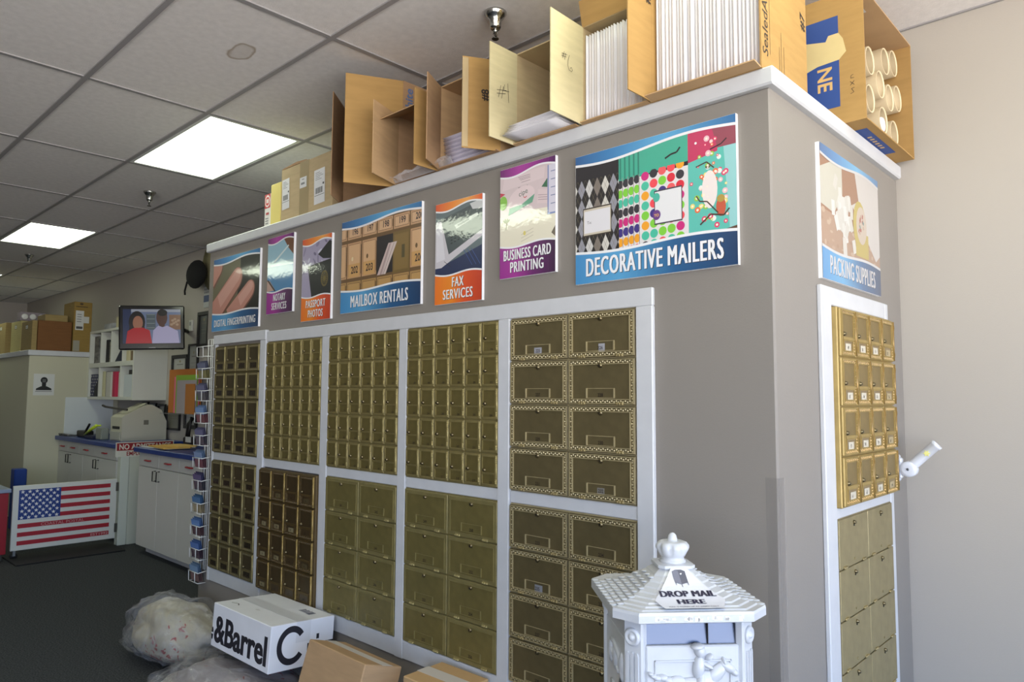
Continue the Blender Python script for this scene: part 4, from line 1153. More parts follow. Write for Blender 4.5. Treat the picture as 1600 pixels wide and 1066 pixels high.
def tube_mesh(L, R, cap):
    """mailing tube along +x; cap None = open end"""
    mb = MB(); RM = Matrix.Rotation(PI/2, 4, 'Y')
    mb.lathe([(R, 0), (R, L-0.004), (R*0.97, L)], M_TUBE, 22, RM, close=False)
    mb.lathe([(R*0.97, L), (R*0.90, L), (R*0.90, L-0.004)], M_TRIM, 22, RM, close=False)
    mb.lathe([(R*0.90, L-0.004), (R*0.90, L-0.03 if cap else L-0.2), (0.002, L-0.03 if cap else L-0.2)], cap if cap else M_TUBE, 22, RM, close=False)
    if cap is M_CAPB or cap is M_TUBE:
        for k in range(3): mb.box(L-0.0295, L-0.029, -R*0.5, R*0.5, -R*0.3+k*R*0.32, -R*0.16+k*R*0.32, M_CAPB)
    return mb.mesh('mailing_tube')
TR = 0.054
tm_open, tm_cap, tm_blue, tm_white = tube_mesh(0.36, TR, None), tube_mesh(0.37, TR, M_TUBE), tube_mesh(0.38, TR, M_CAPB), tube_mesh(0.375, TR*0.72, M_WCAP)
spots = [(0.530, 0.395, tm_open, 'open mailing tube at the top by the beige wall'), (0.420, 0.365, tm_open, 'open mailing tube second from the top in the carton'),
         (0.225, 0.300, tm_open, 'mailing tube at the front edge of the tube carton'), (0.310, 0.232, tm_cap, 'capped mailing tube with faint blue lettering near the front edge'),
         (0.425, 0.215, tm_cap, 'capped mailing tube with blue lettering in the centre of the carton'), (0.534, 0.245, tm_cap, 'capped mailing tube with blue lettering toward the beige wall'),
         (0.370, 0.110, tm_open, 'open mailing tube around the bright white cap'), (0.510, 0.095, tm_open, 'mailing tube at the bottom corner by the beige wall'), (0.215, 0.150, tm_open, 'mailing tube hidden behind the front edge of the carton, middle row')]
for k, (yy, zz, me, lb) in enumerate(spots):
    if yy+TR > D-0.006: yy = D-0.006-TR-0.001
    o = link('mailing_tube', me, None, (TX0+0.02, TY0+yy, CZ+zz))
    tag(o, lb, 'mailing tube', 'mailing tubes in the carton')
o = link('tube_cap', MB().lathe([(0.030, 0), (0.030, 0.02), (0.026, 0.026), (0.020, 0.026), (0.018, 0.018), (0.002, 0.018)], M_WCAP, 20, Matrix.Rotation(PI/2, 4, 'Y'), smooth=False).mesh('tube_cap'), None, (TX1-0.075, TY0+0.370, CZ+0.095))
tag(o, 'bright white plastic cap inside a lower mailing tube', 'tube cap')
# ------------------------------------------------------------------ white ornamental drop box
M_CAST = mat('white_enamel_casting', (190, 193, 198), rough=0.32, coat=0.3, noise=0.02, nscale=30, bump=0.03, bscale=60)
M_CHIP = mat('chipped_enamel', (226, 224, 220), rough=0.5, noise=0.10, nscale=120)
M_MIRROR = mat('polished_steel_chute', (84, 90, 104), rough=0.32, metal=0.9)
M_LABEL = mat('white_label_paper', (204, 205, 212), rough=0.35, coat=0.2)
M_NAVY = mat('navy_label_ink', (34, 32, 62), rough=0.4)
db = thing('drop_box', 'white cast metal mail drop box with crown finial and drop mail label', 'mailbox', (-0.905, 1.515, 0), (0, 0, math.radians(47.5)))
def octo(h, c): return [(-h+c, -h), (h-c, -h), (h, -h+c), (h, h-c), (h-c, h), (-h+c, h), (-h, h-c), (-h, -h+c)]
HB, CB = 0.138, 0.034
body = MB().prism(octo(HB-0.004, CB), 0.46, 0.968, M_CAST)
for sx in (-1, 1): body.box(sx*HB-0.006 if sx > 0 else -HB+0.004, HB-0.004 if sx > 0 else -HB+0.010, -HB+CB, HB-CB, 0.968, 1.02, M_CAST)
body.box(-HB+CB, HB-CB, HB-0.012, HB-0.004, 0.968, 1.02, M_CAST)
body.prism(octo(HB+0.012, CB), 0.43, 0.46, M_CAST); body.prism(octo(HB-0.03, CB), 0.40, 0.43, M_CAST)
body.build('body', db)
MB().lathe([(0.075, 0.40), (0.05, 0.36), (0.04, 0.30), (0.045, 0.18), (0.06, 0.12), (0.13, 0.05), (0.15, 0.02), (0.15, 0.0)], M_CAST, 20).build('pedestal', db)
# corner pillars with rosette and flutes
def pillar(sx, sy):
    a = math.atan2(sy, sx)
    M = Matrix.Translation((sx*(HB-CB/2), sy*(HB-CB/2), 0)) @ Matrix.Rotation(a+PI/2, 4, 'Z')     # local -y points out of the corner
    hw = CB*0.707
    mb = MB().bbox(-hw, hw, -0.009, 0.012, 0.46, 1.02, M_CAST, 0.004, M)
    for fx in (-0.011, 0.0, 0.011):
        mb.prism([(fx-0.0038, 0.50), (fx+0.0038, 0.50), (fx+0.0038, 0.945), (fx+0.0026, 0.951), (fx, 0.953), (fx-0.0026, 0.951), (fx-0.0038, 0.945)], 0.009, 0.0125, M_CAST, M @ Matrix.Rotation(PI/2, 4, 'X'))
    o = mb.build('pillar', db)
    RM = M @ Matrix.Translation((0, -0.008, 0.985)) @ Matrix.Rotation(PI/2, 4, 'X')
    MB().lathe([(0.019, 0), (0.019, 0.004), (0.016, 0.008), (0.013, 0.008), (0.010, 0.005), (0.008, 0.005), (0.006, 0.009), (0.002, 0.011)], M_CAST, 18, RM).build('rosette', o)
for sx in (-1, 1):
    for sy in (-1, 1): pillar(sx, sy)
# front door panel with cast rider
FX = HB-CB
fp = MB()
fp.bbox(-FX+0.002, FX-0.002, -HB-0.002, -HB+0.006, 0.50, 0.968, M_CAST, 0.003)
ring_pts = ((-FX+0.022, FX-0.022, 0.93-0.0, 0.934), (-FX+0.022, FX-0.022, 0.53, 0.534))
fp.bbox(-FX+0.020, FX-0.020, -HB-0.0055, -HB-0.002, 0.935, 0.939, M_CAST, 0.001); fp.bbox(-FX+0.020, -FX+0.024, -HB-0.0055, -HB-0.002, 0.54, 0.939, M_CAST, 0.001); fp.bbox(FX-0.024, FX-0.020, -HB-0.0055, -HB-0.002, 0.54, 0.939, M_CAST, 0.001)
pan = fp.build('front_panel', db)
rl = MB(); Y0 = -HB-0.004
def E_(x, z, rx, rz, ang=0.0, dep=0.011): rl.ell((x*0.95, Y0, z+0.007), (rx*0.95, dep, rz*0.95), M_CAST, 14, 8, Matrix.Rotation(ang, 3, 'Y'))
E_(0.0, 0.872, 0.052, 0.026); E_(-0.038, 0.872, 0.030, 0.030); E_(0.030, 0.882, 0.030, 0.030, -0.5)
E_(0.052, 0.903, 0.016, 0.032, 0.75); E_(0.078, 0.917, 0.022, 0.0105, 0.55); E_(0.094, 0.905, 0.011, 0.0075, 0.6); E_(0.070, 0.928, 0.005, 0.010, -0.2)
for tx, tz, r in ((-0.058, 0.892, 0.010), (-0.070, 0.897, 0.010), (-0.082, 0.897, 0.009), (-0.092, 0.901, 0.007), (-0.099, 0.906, 0.005)): E_(tx, tz, r*1.3, r*0.75, 0.2, 0.009)
E_(0.012, 0.917, 0.014, 0.026, 0.15, 0.014); E_(0.015, 0.951, 0.0125, 0.0145, 0, 0.014); E_(0.010, 0.960, 0.016, 0.007, -0.1, 0.015); E_(0.030, 0.922, 0.018, 0.006, 0.5, 0.013); E_(0.036, 0.938, 0.010, 0.006, -0.6, 0.012)
E_(0.012, 0.880, 0.012, 0.030, 0.25, 0.017); E_(0.018, 0.852, 0.009, 0.020, -0.3, 0.015)
for lx, lz, an in ((0.055, 0.842, -1.0), (0.075, 0.822, 0.4), (0.045, 0.828, -0.5), (-0.052, 0.838, 0.8), (-0.075, 0.815, 0.3), (-0.045, 0.825, -0.3)): E_(lx, lz, 0.008, 0.024, an, 0.008)
E_(-0.090, 0.868, 0.008, 0.016, 0.1, 0.007); E_(0.100, 0.870, 0.011, 0.018, 0.2, 0.007)
rl.build('rider_relief', pan)
# shiny chute behind the slot
ch = MB()
ch.add([(-FX-0.01, -HB+0.008, 0.950), (FX+0.01, -HB+0.008, 0.950), (FX+0.01, -HB+0.020, 1.024), (-FX-0.01, -HB+0.020, 1.024)], [(0, 1, 2, 3)], M_MIRROR)
ch.box(0.036, 0.0372, -HB+0.006, -HB+0.020, 0.962, 1.020, M_HOLE)
ch.build('chute', db)
# side relief scrolls
for sx in (-1, 1):
    sr = MB(); X = sx*(HB-0.002)
    sr.bbox(min(X, X-sx*0.003), max(X, X-sx*0.003), -HB+CB, HB-CB, 0.47, 0.966, M_CAST, 0.001)
    for k in range(5):
        z0 = 0.54+k*0.088
        pts = [(X, 0.075*math.sin(a*1.3+k)*(1-a/9), z0+0.05*math.cos(a+k)*(1-a/8)) for a in [i*0.42 for i in range(14)]]
        sr.tube(pts, [0.008-0.00035*i for i in range(14)], M_CAST, 6)
    for yy in (-0.06, 0.0, 0.05): sr.ell((X, yy, 0.90), (0.008, 0.014, 0.03), M_CAST, 10, 6); sr.ell((X, yy+0.02, 0.72), (0.008, 0.016, 0.034), M_CAST, 10, 6)
    sr.build('side_panel', db)
# flared roof with courses of scales
HR, CR, HN = 0.170, 0.046, 0.039
def roof_at(s):
    h = HR-(HR-HN)*s
    return h, 1.042+0.014*s+0.046*s**2.2, CR*(1-s)+0.012*s
rf = MB(); secs = []
h0, z0, c0 = roof_at(0)
secs.append((HR-0.006, 1.022, CR)); secs.append((HR, 1.025, CR)); secs.append((HR, 1.040, CR))
NC = 9
for k in range(NC):
    h, z, c = roof_at(k/NC); secs.append((h-0.001, z+0.004, c)); h2, z2, c2 = roof_at((k+0.92)/NC); secs.append((h2, z2+0.0015, c2))
secs.append((HN, 1.105, 0.012)); secs.append((HN+0.004, 1.106, 0.012)); secs.append((HN+0.004, 1.112, 0.012)); secs.append((HN-0.008, 1.114, 0.012))
vs, fs = [], []
for h, z, c in secs: vs += [(p[0], p[1], z) for p in octo(h, c)]
for i in range(len(secs)-1):
    for k in range(8): fs.append((i*8+k, i*8+(k+1) % 8, (i+1)*8+(k+1) % 8, (i+1)*8+k))
fs.append(list(range(8))[::-1]); fs.append([(len(secs)-1)*8+k for k in range(8)])
rf.add(vs, fs, M_CAST)
# scales on the roof slopes
for side in range(4):
    RZ = Matrix.Rotation(side*PI/2, 4, 'Z')
    for k in range(NC-1):
        h, z, c = roof_at((k+0.5)/NC); half = h-c
        n = max(2, int(half*2/0.024))
        for i in range(n):
            x = -half+(i+0.5+(0.25 if k % 2 else -0.25))*(2*half/n)
            if side == 0: continue          # the label and smooth enamel cover the front slope
            rf.ell(RZ @ Vector((x, -h, z+0.003)), (0.010, 0.010, 0.0020), M_CAST, 8, 4)
roof = rf.build('roof', db)
ce = MB()
rr = random.Random(6)
for k in range(26):
    x = rr.uniform(-0.09, 0.10); ce.box(x, x+rr.uniform(0.003, 0.012), -HR-0.0006, -HR, 1.026+rr.uniform(0, 0.006), 1.033+rr.uniform(0, 0.006), M_CHIP)
ce.build('chipped_edge', roof)
cr = MB()
prof = [(0.030, 1.112), (0.031, 1.118), (0.0265, 1.120), (0.0265, 1.126), (0.029, 1.128), (0.033, 1.136), (0.0365, 1.146), (0.0365, 1.152), (0.033, 1.158), (0.026, 1.161), (0.017, 1.160), (0.0125, 1.161), (0.0105, 1.168), (0.0090, 1.174), (0.005, 1.179), (0.001, 1.180)]
vs, fs, SEG = [], [], 48
for r, z in prof:
    lob = max(0.0, 1-abs(z-1.147)/0.016)
    for k in range(SEG):
        a = 2*PI*k/SEG
        q_ = r*(1+0.26*lob*(abs(math.cos(4*a))**0.6-0.6))
        vs.append((q_*math.cos(a), q_*math.sin(a), z))
for i in range(len(prof)-1):
    for k in range(SEG): fs.append((i*SEG+k, i*SEG+(k+1) % SEG, (i+1)*SEG+(k+1) % SEG, (i+1)*SEG+k))
cr.add(vs, fs, M_CAST, True)
cr.build('crown_finial', db)
# label on the front slope, bent to the roof's curve
def on_roof(u, s, off=0.0040):
    h, z, c = roof_at(s); return (u, -h-off*0.8, z+0.004+off)
lab = MB(); S0, S1, N = 0.10, 0.985, 14
def lab_half(s): return (0.078 if s < 0.36 else 0.078-(0.078-0.018)*((s-0.36)/(S1-0.36)))
vs, fs = [], []
for i in range(N+1):
    s = S0+(S1-S0)*i/N
    w_ = lab_half(s) if s > 0.36 else 0.064+0.014*((s-S0)/(0.36-S0))
    for u in (-1, 0, 1): vs.append(on_roof(u*w_, s))
for i in range(N):
    for j in range(2): fs.append((i*3+j, i*3+j+1, (i+1)*3+j+1, (i+1)*3+j))
lab.add(vs, fs, M_LABEL)
lo = lab.build('label', db)
ink = MB()
def roof_text(t, s0, s1, width, style='plain', dx=0.0):
    gl, wd = text2d(t, 1.0, 1.0, 'c', style, 0.03)
    for vs2, fs2 in gl: ink.add([on_roof(dx+v[0]/wd*width, s0+(s1-s0)*v[1], 0.0047) for v in vs2], fs2, M_NAVY)
for dx in (-0.0016, -0.0008, 0.0, 0.0008, 0.0016): roof_text('DROP MAIL', 0.44, 0.57, 0.124, dx=dx)
for dx in (-0.0016, -0.0008, 0.0, 0.0008, 0.0016): roof_text('HERE', 0.245, 0.365, 0.062, dx=dx)
roof_text('MAIL IS PICKED UP AT 4:00PM DAILY', 0.140, 0.175, 0.108)
ink.build('lettering', lo)
ic = MB(); M_ICON = mat('grey_icon_ink', (104, 104, 122), rough=0.4); M_ICON2 = mat('dark_icon_ink', (74, 74, 92), rough=0.4)
def ipoly(pts, m, off): ic.add([on_roof(u, s, off) for u, s in pts], [list(range(len(pts)))], m)
ipoly([(-0.018, 0.74), (-0.004, 0.70), (-0.004, 0.93), (-0.010, 0.955), (-0.018, 0.93)], M_ICON, 0.0047)
ipoly([(-0.004, 0.70), (0.012, 0.735), (0.012, 0.93), (0.004, 0.955), (-0.010, 0.955), (-0.004, 0.93)], M_ICON2, 0.0048)
for u, s0 in ((-0.017, 0.74), (-0.0045, 0.70), (0.0105, 0.735)): ipoly([(u, s0-0.05), (u+0.0015, s0-0.05), (u+0.0015, s0+0.01), (u, s0+0.01)], M_ICON2, 0.0047)
ipoly([(-0.001, 0.865), (0.008, 0.87), (0.008, 0.90), (-0.001, 0.895)], M_LABEL, 0.0051); ipoly([(-0.001, 0.80), (0.008, 0.81), (0.008, 0.845), (-0.001, 0.84)], M_LABEL, 0.0051)
ic.build('mailbox_icon', lo)

# ------------------------------------------------------------------ flag pole bracket on the side wall
pb = on_x(1401, 731, BX1)
fb = thing('flagpole_bracket', 'white flag pole bracket screwed to the taupe wall with a yellow star', 'bracket', (BX1, pb.y, pb.z))
M_BRK = mat('white_bracket_paint', (222, 224, 230), rough=0.35)
MB().bbox(0.0, 0.012, -0.020, 0.020, -0.052, 0.052, M_BRK, 0.006).bbox(0.010, 0.022, -0.014, 0.014, -0.040, 0.040, M_BRK, 0.005).build('base_plate', fb)
bo = MB().lathe([(0.027, -0.020), (0.030, -0.016), (0.030, 0.016), (0.027, 0.020), (0.016, 0.021)], M_BRK, 22, Matrix.Translation((0.045, 0, -0.002)) @ Matrix.Rotation(PI/2, 4, 'X'))
bo.box(0.015, 0.045, -0.013, 0.013, -0.022, 0.022, M_BRK)
bo.build('pivot_disc', fb)
MB().lathe([(0.005, 0), (0.005, 0.004), (0.003, 0.005)], mat('screw_steel', (120, 124, 130), rough=0.3, metal=0.9), 12, Matrix.Translation((0.045, -0.0205, -0.002)) @ Matrix.Rotation(PI/2, 4, 'X')).build('screw', fb)
TD = Vector((0.70, 0.10, 0.70)).normalized()
TM = Matrix.Translation((0.052, 0.0, 0.008)) @ TD.to_track_quat('Z', 'Y').to_matrix().to_4x4()
tb = MB().lathe([(0.017, 0.0), (0.019, 0.02), (0.019, 0.115), (0.0215, 0.117), (0.0215, 0.128), (0.017, 0.128), (0.016, 0.10), (0.002, 0.10)], M_BRK, 20, TM)
so = tb.build('pole_socket', fb)
st = MB(); pts = []
for k in range(12):
    r = 0.013 if k % 2 == 0 else 0.007; pts.append((r*math.cos(k*PI/6), r*math.sin(k*PI/6)))
cdir = (Vector((-pb.x, -pb.y, EYE-pb.z))).normalized(); cdir = (cdir-TD*cdir.dot(TD)).normalized()
SM = Matrix.Translation(Vector((0.052, 0, 0.008))+TD*0.078+cdir*0.016) @ cdir.to_track_quat('Z', 'Y').to_matrix().to_4x4()
st.prism(pts, 0, 0.005, mat('yellow_star_paint', (224, 218, 130), rough=0.5), SM)
st.build('thumb_screw', so)

# ------------------------------------------------------------------ wire postcard rack at the end of the mailbox wall
M_WIRE = mat('white_coated_wire', (212, 212, 206), rough=0.4)
rk = thing('postcard_rack', 'white wire postcard rack hung at the end of the mailbox wall', 'rack', (-4.505, BY0, 0))
NT, ZT, DZT = 11, 1.795, 0.1385
for dx in (-0.028, 0.010, 0.034):
    MB().tube([(dx, -0.008, 0.42), (dx, -0.008, 1.845)], 0.0032, M_WIRE, 6).build('upright', rk)
MB().tube([(-0.028, -0.008, 1.843), (0.034, -0.008, 1.843)], 0.003, M_WIRE, 6).build('top_wire', rk)
pk = MB(); X0, X1, YB_, YF = -0.078, 0.062, -0.010, -0.062
pk.tube([(X0, YB_-0.012, 0.062), (X0, YF, 0.062), (X1, YF, 0.062), (X1, YB_, 0.070)], 0.0026, M_WIRE, 6)
pk.tube([(X0+0.006, YB_-0.012, 0.0), (X0+0.006, YF+0.004, 0.0), (X1-0.008, YF+0.004, 0.0), (X1-0.008, YB_, 0.0)], 0.0026, M_WIRE, 6)
for xx in (X0+0.003, 0.012): pk.tube([(xx, YF+0.001, 0.062), (xx, YF+0.003, 0.0)], 0.0026, M_WIRE, 6)
pkm = pk.mesh('pocket')
rnd = random.Random(9)
cardtops = [None, (108, 112, 136), (112, 112, 140), (126, 154, 196), (108, 106, 138), (122, 150, 186), (92, 90, 128), (84, 124, 168), (104, 140, 196), (92, 124, 186), (128, 158, 192)]
cardlows = [None, (132, 126, 84), (96, 92, 96), (124, 78, 82), (90, 86, 94), (116, 80, 86), (84, 82, 90), (164, 150, 120), (98, 72, 76), (88, 70, 80), (126, 96, 92)]
tier = ['topmost', 'second', 'third', 'fourth', 'fifth', 'sixth', 'seventh', 'eighth', 'ninth', 'tenth']
for k in range(NT):
    z = ZT-0.062-DZT*k
    link('pocket', pkm, rk, (0, 0, z))
    if not cardtops[k]: continue
    ps = thing('postcard_stack', '%s filled pocket of glossy postcards in the wire rack' % tier[k-1], 'postcards', (-4.523, BY0-0.030, z+0.004), (0.16, 0, 0), 'postcards in the wire rack')
    for j in range(3):
        a, b = cardtops[k], cardlows[k]
        cm = MB(); jj = 0.010*j
        mt_ = mat('card_top_%d_%d' % (k, j), tuple(int(v*(1-0.12*j)) for v in a), rough=0.25, coat=0.3)
        mb_ = mat('card_low_%d' % k, b, rough=0.25, coat=0.3)
        cm.box(-0.062, 0.052, -0.012+jj, -0.0105+jj, 0.0, 0.052, mb_); cm.box(-0.062, 0.052, -0.012+jj, -0.0105+jj, 0.052, 0.096+0.006*j, mt_)
        cm.build('postcard', ps)

# ------------------------------------------------------------------ parcels and bags on the floor
M_WBOX = mat('white_corrugated', (228, 228, 232), rough=0.6, noise=0.03, nscale=8)
M_BLK = mat('black_box_print', (34, 32, 40), rough=0.6)
wb = thing('shipping_box', 'white shipping box with large black lettering, resting on plastic bags', 'cardboard box', (-3.268, 1.792, 0.268), (math.radians(-3.5), 0, 0.012))
L, Wd, Hh = 0.550, 0.325, 0.202
MB().bbox(-L/2, L/2, -Wd/2, Wd/2, 0, Hh, M_WBOX, 0.003).build('body', wb)
MB().box(-L/2-0.0006, L/2+0.0006, -0.036, 0.036, Hh, Hh+0.0006, mat('frosted_tape', (218, 218, 222), rough=0.3)).box(L/2, L/2+0.0006, -0.036, 0.036, Hh*0.55, Hh, MATS['frosted_tape']).build('tape', wb)
q = Pic(clip=None, z=0.0006, rough=0.6, coat=0)
for k in range(3): q.text('&Barrel', 0.026+0.003*k, 0.030, 0.122, M_BLK, 0.2*k, align='l', style='bold', width=L-0.048)
# the word runs round the corner: only the tail of the e shows at the far edge
q.oval(0.010, 0.060, 0.010, 0.030, M_BLK, 0); q.rect(0.0005, 0.056, 0.018, 0.064, M_WBOX, 1)
q.build('print', wb, (-L/2, -Wd/2, 0), ROT_A)
q = Pic(z=0.0006, rough=0.6, coat=0)
n = 40; Rr, rr_ = 0.084, 0.056
for k in range(n):
    a0, a1 = 0.62+(2*PI-1.24)*k/n, 0.62+(2*PI-1.24)*(k+1)/n
    q.poly([(0.105+0.86*Rr*math.cos(a0), 0.105+Rr*math.sin(a0)), (0.105+0.86*Rr*math.cos(a1), 0.105+Rr*math.sin(a1)), (0.105+0.86*rr_*math.cos(a1), 0.105+rr_*math.sin(a1)), (0.105+0.86*rr_*math.cos(a0), 0.105+rr_*math.sin(a0))], M_BLK)
q.text('r', 0.180, 0.030, 0.105, M_BLK, 0, align='l', style='bold')
q.rect(0.232, 0.112, 0.246, 0.135, M_BLK); q.rect(0.264, 0.085, Wd-0.002, 0.096, M_BLK)
q.build('print', wb, (L/2, -Wd/2, 0), ROT_B)
q = Pic(z=0.0008, rough=0.6, coat=0)
for k in range(5): q.rect(0.10+0.014*k, 0.075, 0.108+0.014*k, 0.115-0.006*(k % 2), (86, 88, 112))
q.rect(0.17, 0.07, 0.20, 0.11, (110, 112, 130)); q.line([(-0.22, -0.10), (-0.18, -0.085), (-0.15, -0.10)], 0.006, (110, 110, 108)); q.oval(-0.02, -0.07, 0.02, 0.008, (206, 206, 206))
q.build('stamp', wb, (0, 0, Hh))

kb = thing('kraft_box', 'long brown kraft box leaning between the white box and the mailbox wall', 'cardboard box', (-2.555, 1.690, 0.470), (math.radians(-17), 0, math.radians(-1)))
MB().bbox(-0.205, 0.205, 0, 0.185, -0.435, 0, card('brown_kraft', (178, 146, 110)), 0.004).build('body', kb)
MB().box(-0.2055, 0.2055, 0.085, 0.135, 0.0, 0.0008, mat('pale_paper_tape', (206, 198, 190), rough=0.4)).build('tape', kb)
MB().box(0.2050, 0.2056, 0.03, 0.10, -0.16, -0.09, MATS['pale_paper_tape']).build('label', kb)
kc = thing('kraft_box', 'kraft box corner peeking up at the bottom edge of the picture', 'cardboard box', (-2.10, 1.875, 0.0), (0, 0, 0.02))
MB().bbox(-0.13, 0.13, -0.10, 0.10, 0, 0.437, card('kraft_plain', (190, 156, 112)), 0.004).build('body', kc)
MB().box(-0.131, 0.131, -0.03, 0.03, 0.4365, 0.4376, MATS['pale_paper_tape']).build('tape', kc)

from mathutils import noise as _noise
def lump(c, r, seed, amp, crease, nu=84, nv=44):
    """a slumped sack: smooth bulges, fine creases, flattened where it meets the floor"""
    o = Vector((seed*7.3, seed*3.1, seed*1.7))
    vs, fs = [], []
    for i in range(nv+1):
        th = PI*i/nv
        for k in range(nu):
            a = 2*PI*k/nu
            d = Vector((math.sin(th)*math.cos(a), math.sin(th)*math.sin(a), math.cos(th)))
            p = Vector((d.x*r[0], d.y*r[1], d.z*r[2]))
            f = 1+amp*_noise.noise(d*1.6+o)*1.6+crease*(abs(_noise.noise(p*16+o))-0.2)+crease*0.6*(abs(_noise.noise(p*34+o))-0.2)
            q_ = p*f
            vs.append((c[0]+q_.x, c[1]+q_.y, max(c[2]+q_.z, 0.006)))
    for i in range(nv):
        for k in range(nu): fs.append((i*nu+k, (i+1)*nu+k, (i+1)*nu+(k+1) % nu, i*nu+(k+1) % nu))
    return vs, fs
def film_mat(name):
    if name in MATS: return MATS[name]
    m = bpy.data.materials.new(name); m.use_nodes = True
    n, l = m.node_tree.nodes, m.node_tree.links
    p = n['Principled BSDF']
    p.inputs['Base Color'].default_value = rgb(200, 200, 206); p.inputs['Roughness'].default_value = 0.12
    p.inputs['Coat Weight'].default_value = 0.6
    tc = n.new('ShaderNodeTexCoord'); t = n.new('ShaderNodeTexNoise'); t.inputs['Scale'].default_value = 9; t.inputs['Detail'].default_value = 6; t.inputs['Distortion'].default_value = 1.6
    l.new(tc.outputs['Object'], t.inputs['Vector'])
    r = n.new('ShaderNodeValToRGB'); r.color_ramp.elements[0].position = 0.35; r.color_ramp.elements[1].position = 0.72
    r.color_ramp.elements[0].color = (0.06, 0.06, 0.06, 1); r.color_ramp.elements[1].color = (0.40, 0.40, 0.40, 1)
    l.new(t.outputs['Fac'], r.inputs[0]); l.new(r.outputs[0], p.inputs['Alpha'])
    b = n.new('ShaderNodeBump'); b.inputs['Strength'].default_value = 0.9; b.inputs['Distance'].default_value = 0.03
    l.new(t.outputs['Fac'], b.inputs['Height']); l.new(b.outputs[0], p.inputs['Normal'])
    MATS[name] = m
    return m
def print_mat(name, base, ink, sc_, thr):
    if name in MATS: return MATS[name]
    m = mat(name, base, rough=0.55, noise=0.05, nscale=6)
    n, l = m.node_tree.nodes, m.node_tree.links; p = n['Principled BSDF']
    old = p.inputs['Base Color'].links[0].from_socket
    tc = n.new('ShaderNodeTexCoord'); t = n.new('ShaderNodeTexNoise'); t.inputs['Scale'].default_value = sc_; t.inputs['Detail'].default_value = 3; t.inputs['Distortion'].default_value = 2.5
    l.new(tc.outputs['Object'], t.inputs['Vector'])
    t2 = n.new('ShaderNodeTexNoise'); t2.inputs['Scale'].default_value = 3.2; l.new(tc.outputs['Object'], t2.inputs['Vector'])
    mm = n.new('ShaderNodeMath'); mm.operation = 'MULTIPLY'; l.new(t.outputs['Fac'], mm.inputs[0]); l.new(t2.outputs['Fac'], mm.inputs[1])
    r = n.new('ShaderNodeValToRGB'); r.color_ramp.elements[0].position = thr; r.color_ramp.elements[1].position = thr+0.02
    l.new(mm.outputs[0], r.inputs[0])
    mx = n.new('ShaderNodeMixRGB'); mx.inputs[2].default_value = rgb(*ink)
    l.new(r.outputs[0], mx.inputs[0]); l.new(old, mx.inputs[1]); l.new(mx.outputs[0], p.inputs['Base Color'])
    return m
def bag(label, c, r, seed, base, ink):
    t = thing('plastic_bag', label, 'plastic bag', (c[0], c[1], 0), group='bags of parcels on the floor')
    cc = (0, 0, c[2])
    vs, fs = lump(cc, r, seed, 0.14, 0.05)
    MB().add(vs, fs, print_mat('bag_contents_%d' % seed, base, ink, 14, 0.355), True).build('contents', t)
    vs, fs = lump((0, 0, c[2]+0.006), (r[0]*1.16, r[1]*1.14, r[2]*1.09), seed, 0.20, 0.16)
    MB().add(vs, fs, film_mat('clear_bag_film'), True).build('film', t)
bag('cream plastic sack with red print lying by the end of the mailbox wall', (-4.24, 1.765, 0.150), (0.42, 0.185, 0.165), 3, (182, 174, 154), (158, 60, 54))
bag('clear plastic bag with red print underneath the white shipping box', (-3.29, 1.60, 0.10), (0.42, 0.30, 0.125), 8, (150, 142, 144), (146, 58, 62))
# ------------------------------------------------------------------ closet partition at the back with archive boxes on its ledge
PX, PY, PZ = -9.95, 2.27, 1.945
M_CREAM = mat('cream_partition_paint', (192, 188, 164), rough=0.75, bump=0.06, bscale=150)
struct(MB().bbox(XF, PX, PY, YB, 0, PZ, M_CREAM, 0.005).build('wall_closet'), 'cream painted closet partition at the back of the shop', 'wall')
struct(MB().bbox(XF, PX+0.018, PY-0.018, YB, PZ, PZ+0.062, M_WHITE, 0.005).build('trim_30'), 'white ledge board on top of the cream closet partition', 'trim')
LZ = PZ+0.062
def archive(label, x, y, w, d, h, m, rz=0.0, lab=True, side=None):
    t = thing('archive_box', label, 'cardboard box', (x, y, LZ), (0, 0, rz), 'boxes on the closet ledge')
    MB().bbox(-w/2, w/2, 0, d, 0, h, m, 0.004).build('body', t)
    if lab:
        q = Pic(z=0.0006, rough=0.6, coat=0); q.rect(-0.055, h-0.095, 0.055, h-0.045, (70, 66, 52)); q.rect(-0.048, h-0.089, 0.048, h-0.051, (210, 208, 196), 1); q.rect(-0.03, h-0.075, 0.03, h-0.065, (130, 128, 120), 2)
        q.build('label_holder', t, (0, 0, 0), ROT_A)
    return t
KA, KB2, KC = card('archive_kraft', (150, 130, 86)), card('archive_pale', (184, 172, 116)), card('archive_brown', (120, 82, 50))
archive('leftmost kraft magazine box on the closet ledge', -11.62, 2.31, 0.50, 0.34, 0.42, KA)
archive('pale yellow magazine box in the middle of the closet ledge', -10.84, 2.31, 0.46, 0.34, 0.395, KB2)
archive('thin added box as lighter kraft front of the dark brown storage box on the closet ledge', -10.20, 2.285, 0.47, 0.055, 0.355, KA)  # thin box added to give the brown carton its lit, lighter front
tag(MB().bbox(-10.28, -9.955, 2.345, 2.70, LZ+0.0, LZ+0.36, KC, 0.004).build('archive_box'), 'dark brown storage box on the closet ledge facing the shop', 'cardboard box', 'boxes on the closet ledge')
tag(MB().bbox(-10.33, -9.99, 2.42, 2.66, LZ+0.3605, LZ+0.44, KA, 0.004).build('flat_box'), 'flat kraft box lying on top of the dark brown storage box', 'cardboard box', 'boxes on the closet ledge')
big = thing('parcel_box', 'tall kraft parcel with a white label at the end of the closet ledge', 'cardboard box', (-9.96, 2.715, LZ), group='boxes on the closet ledge')
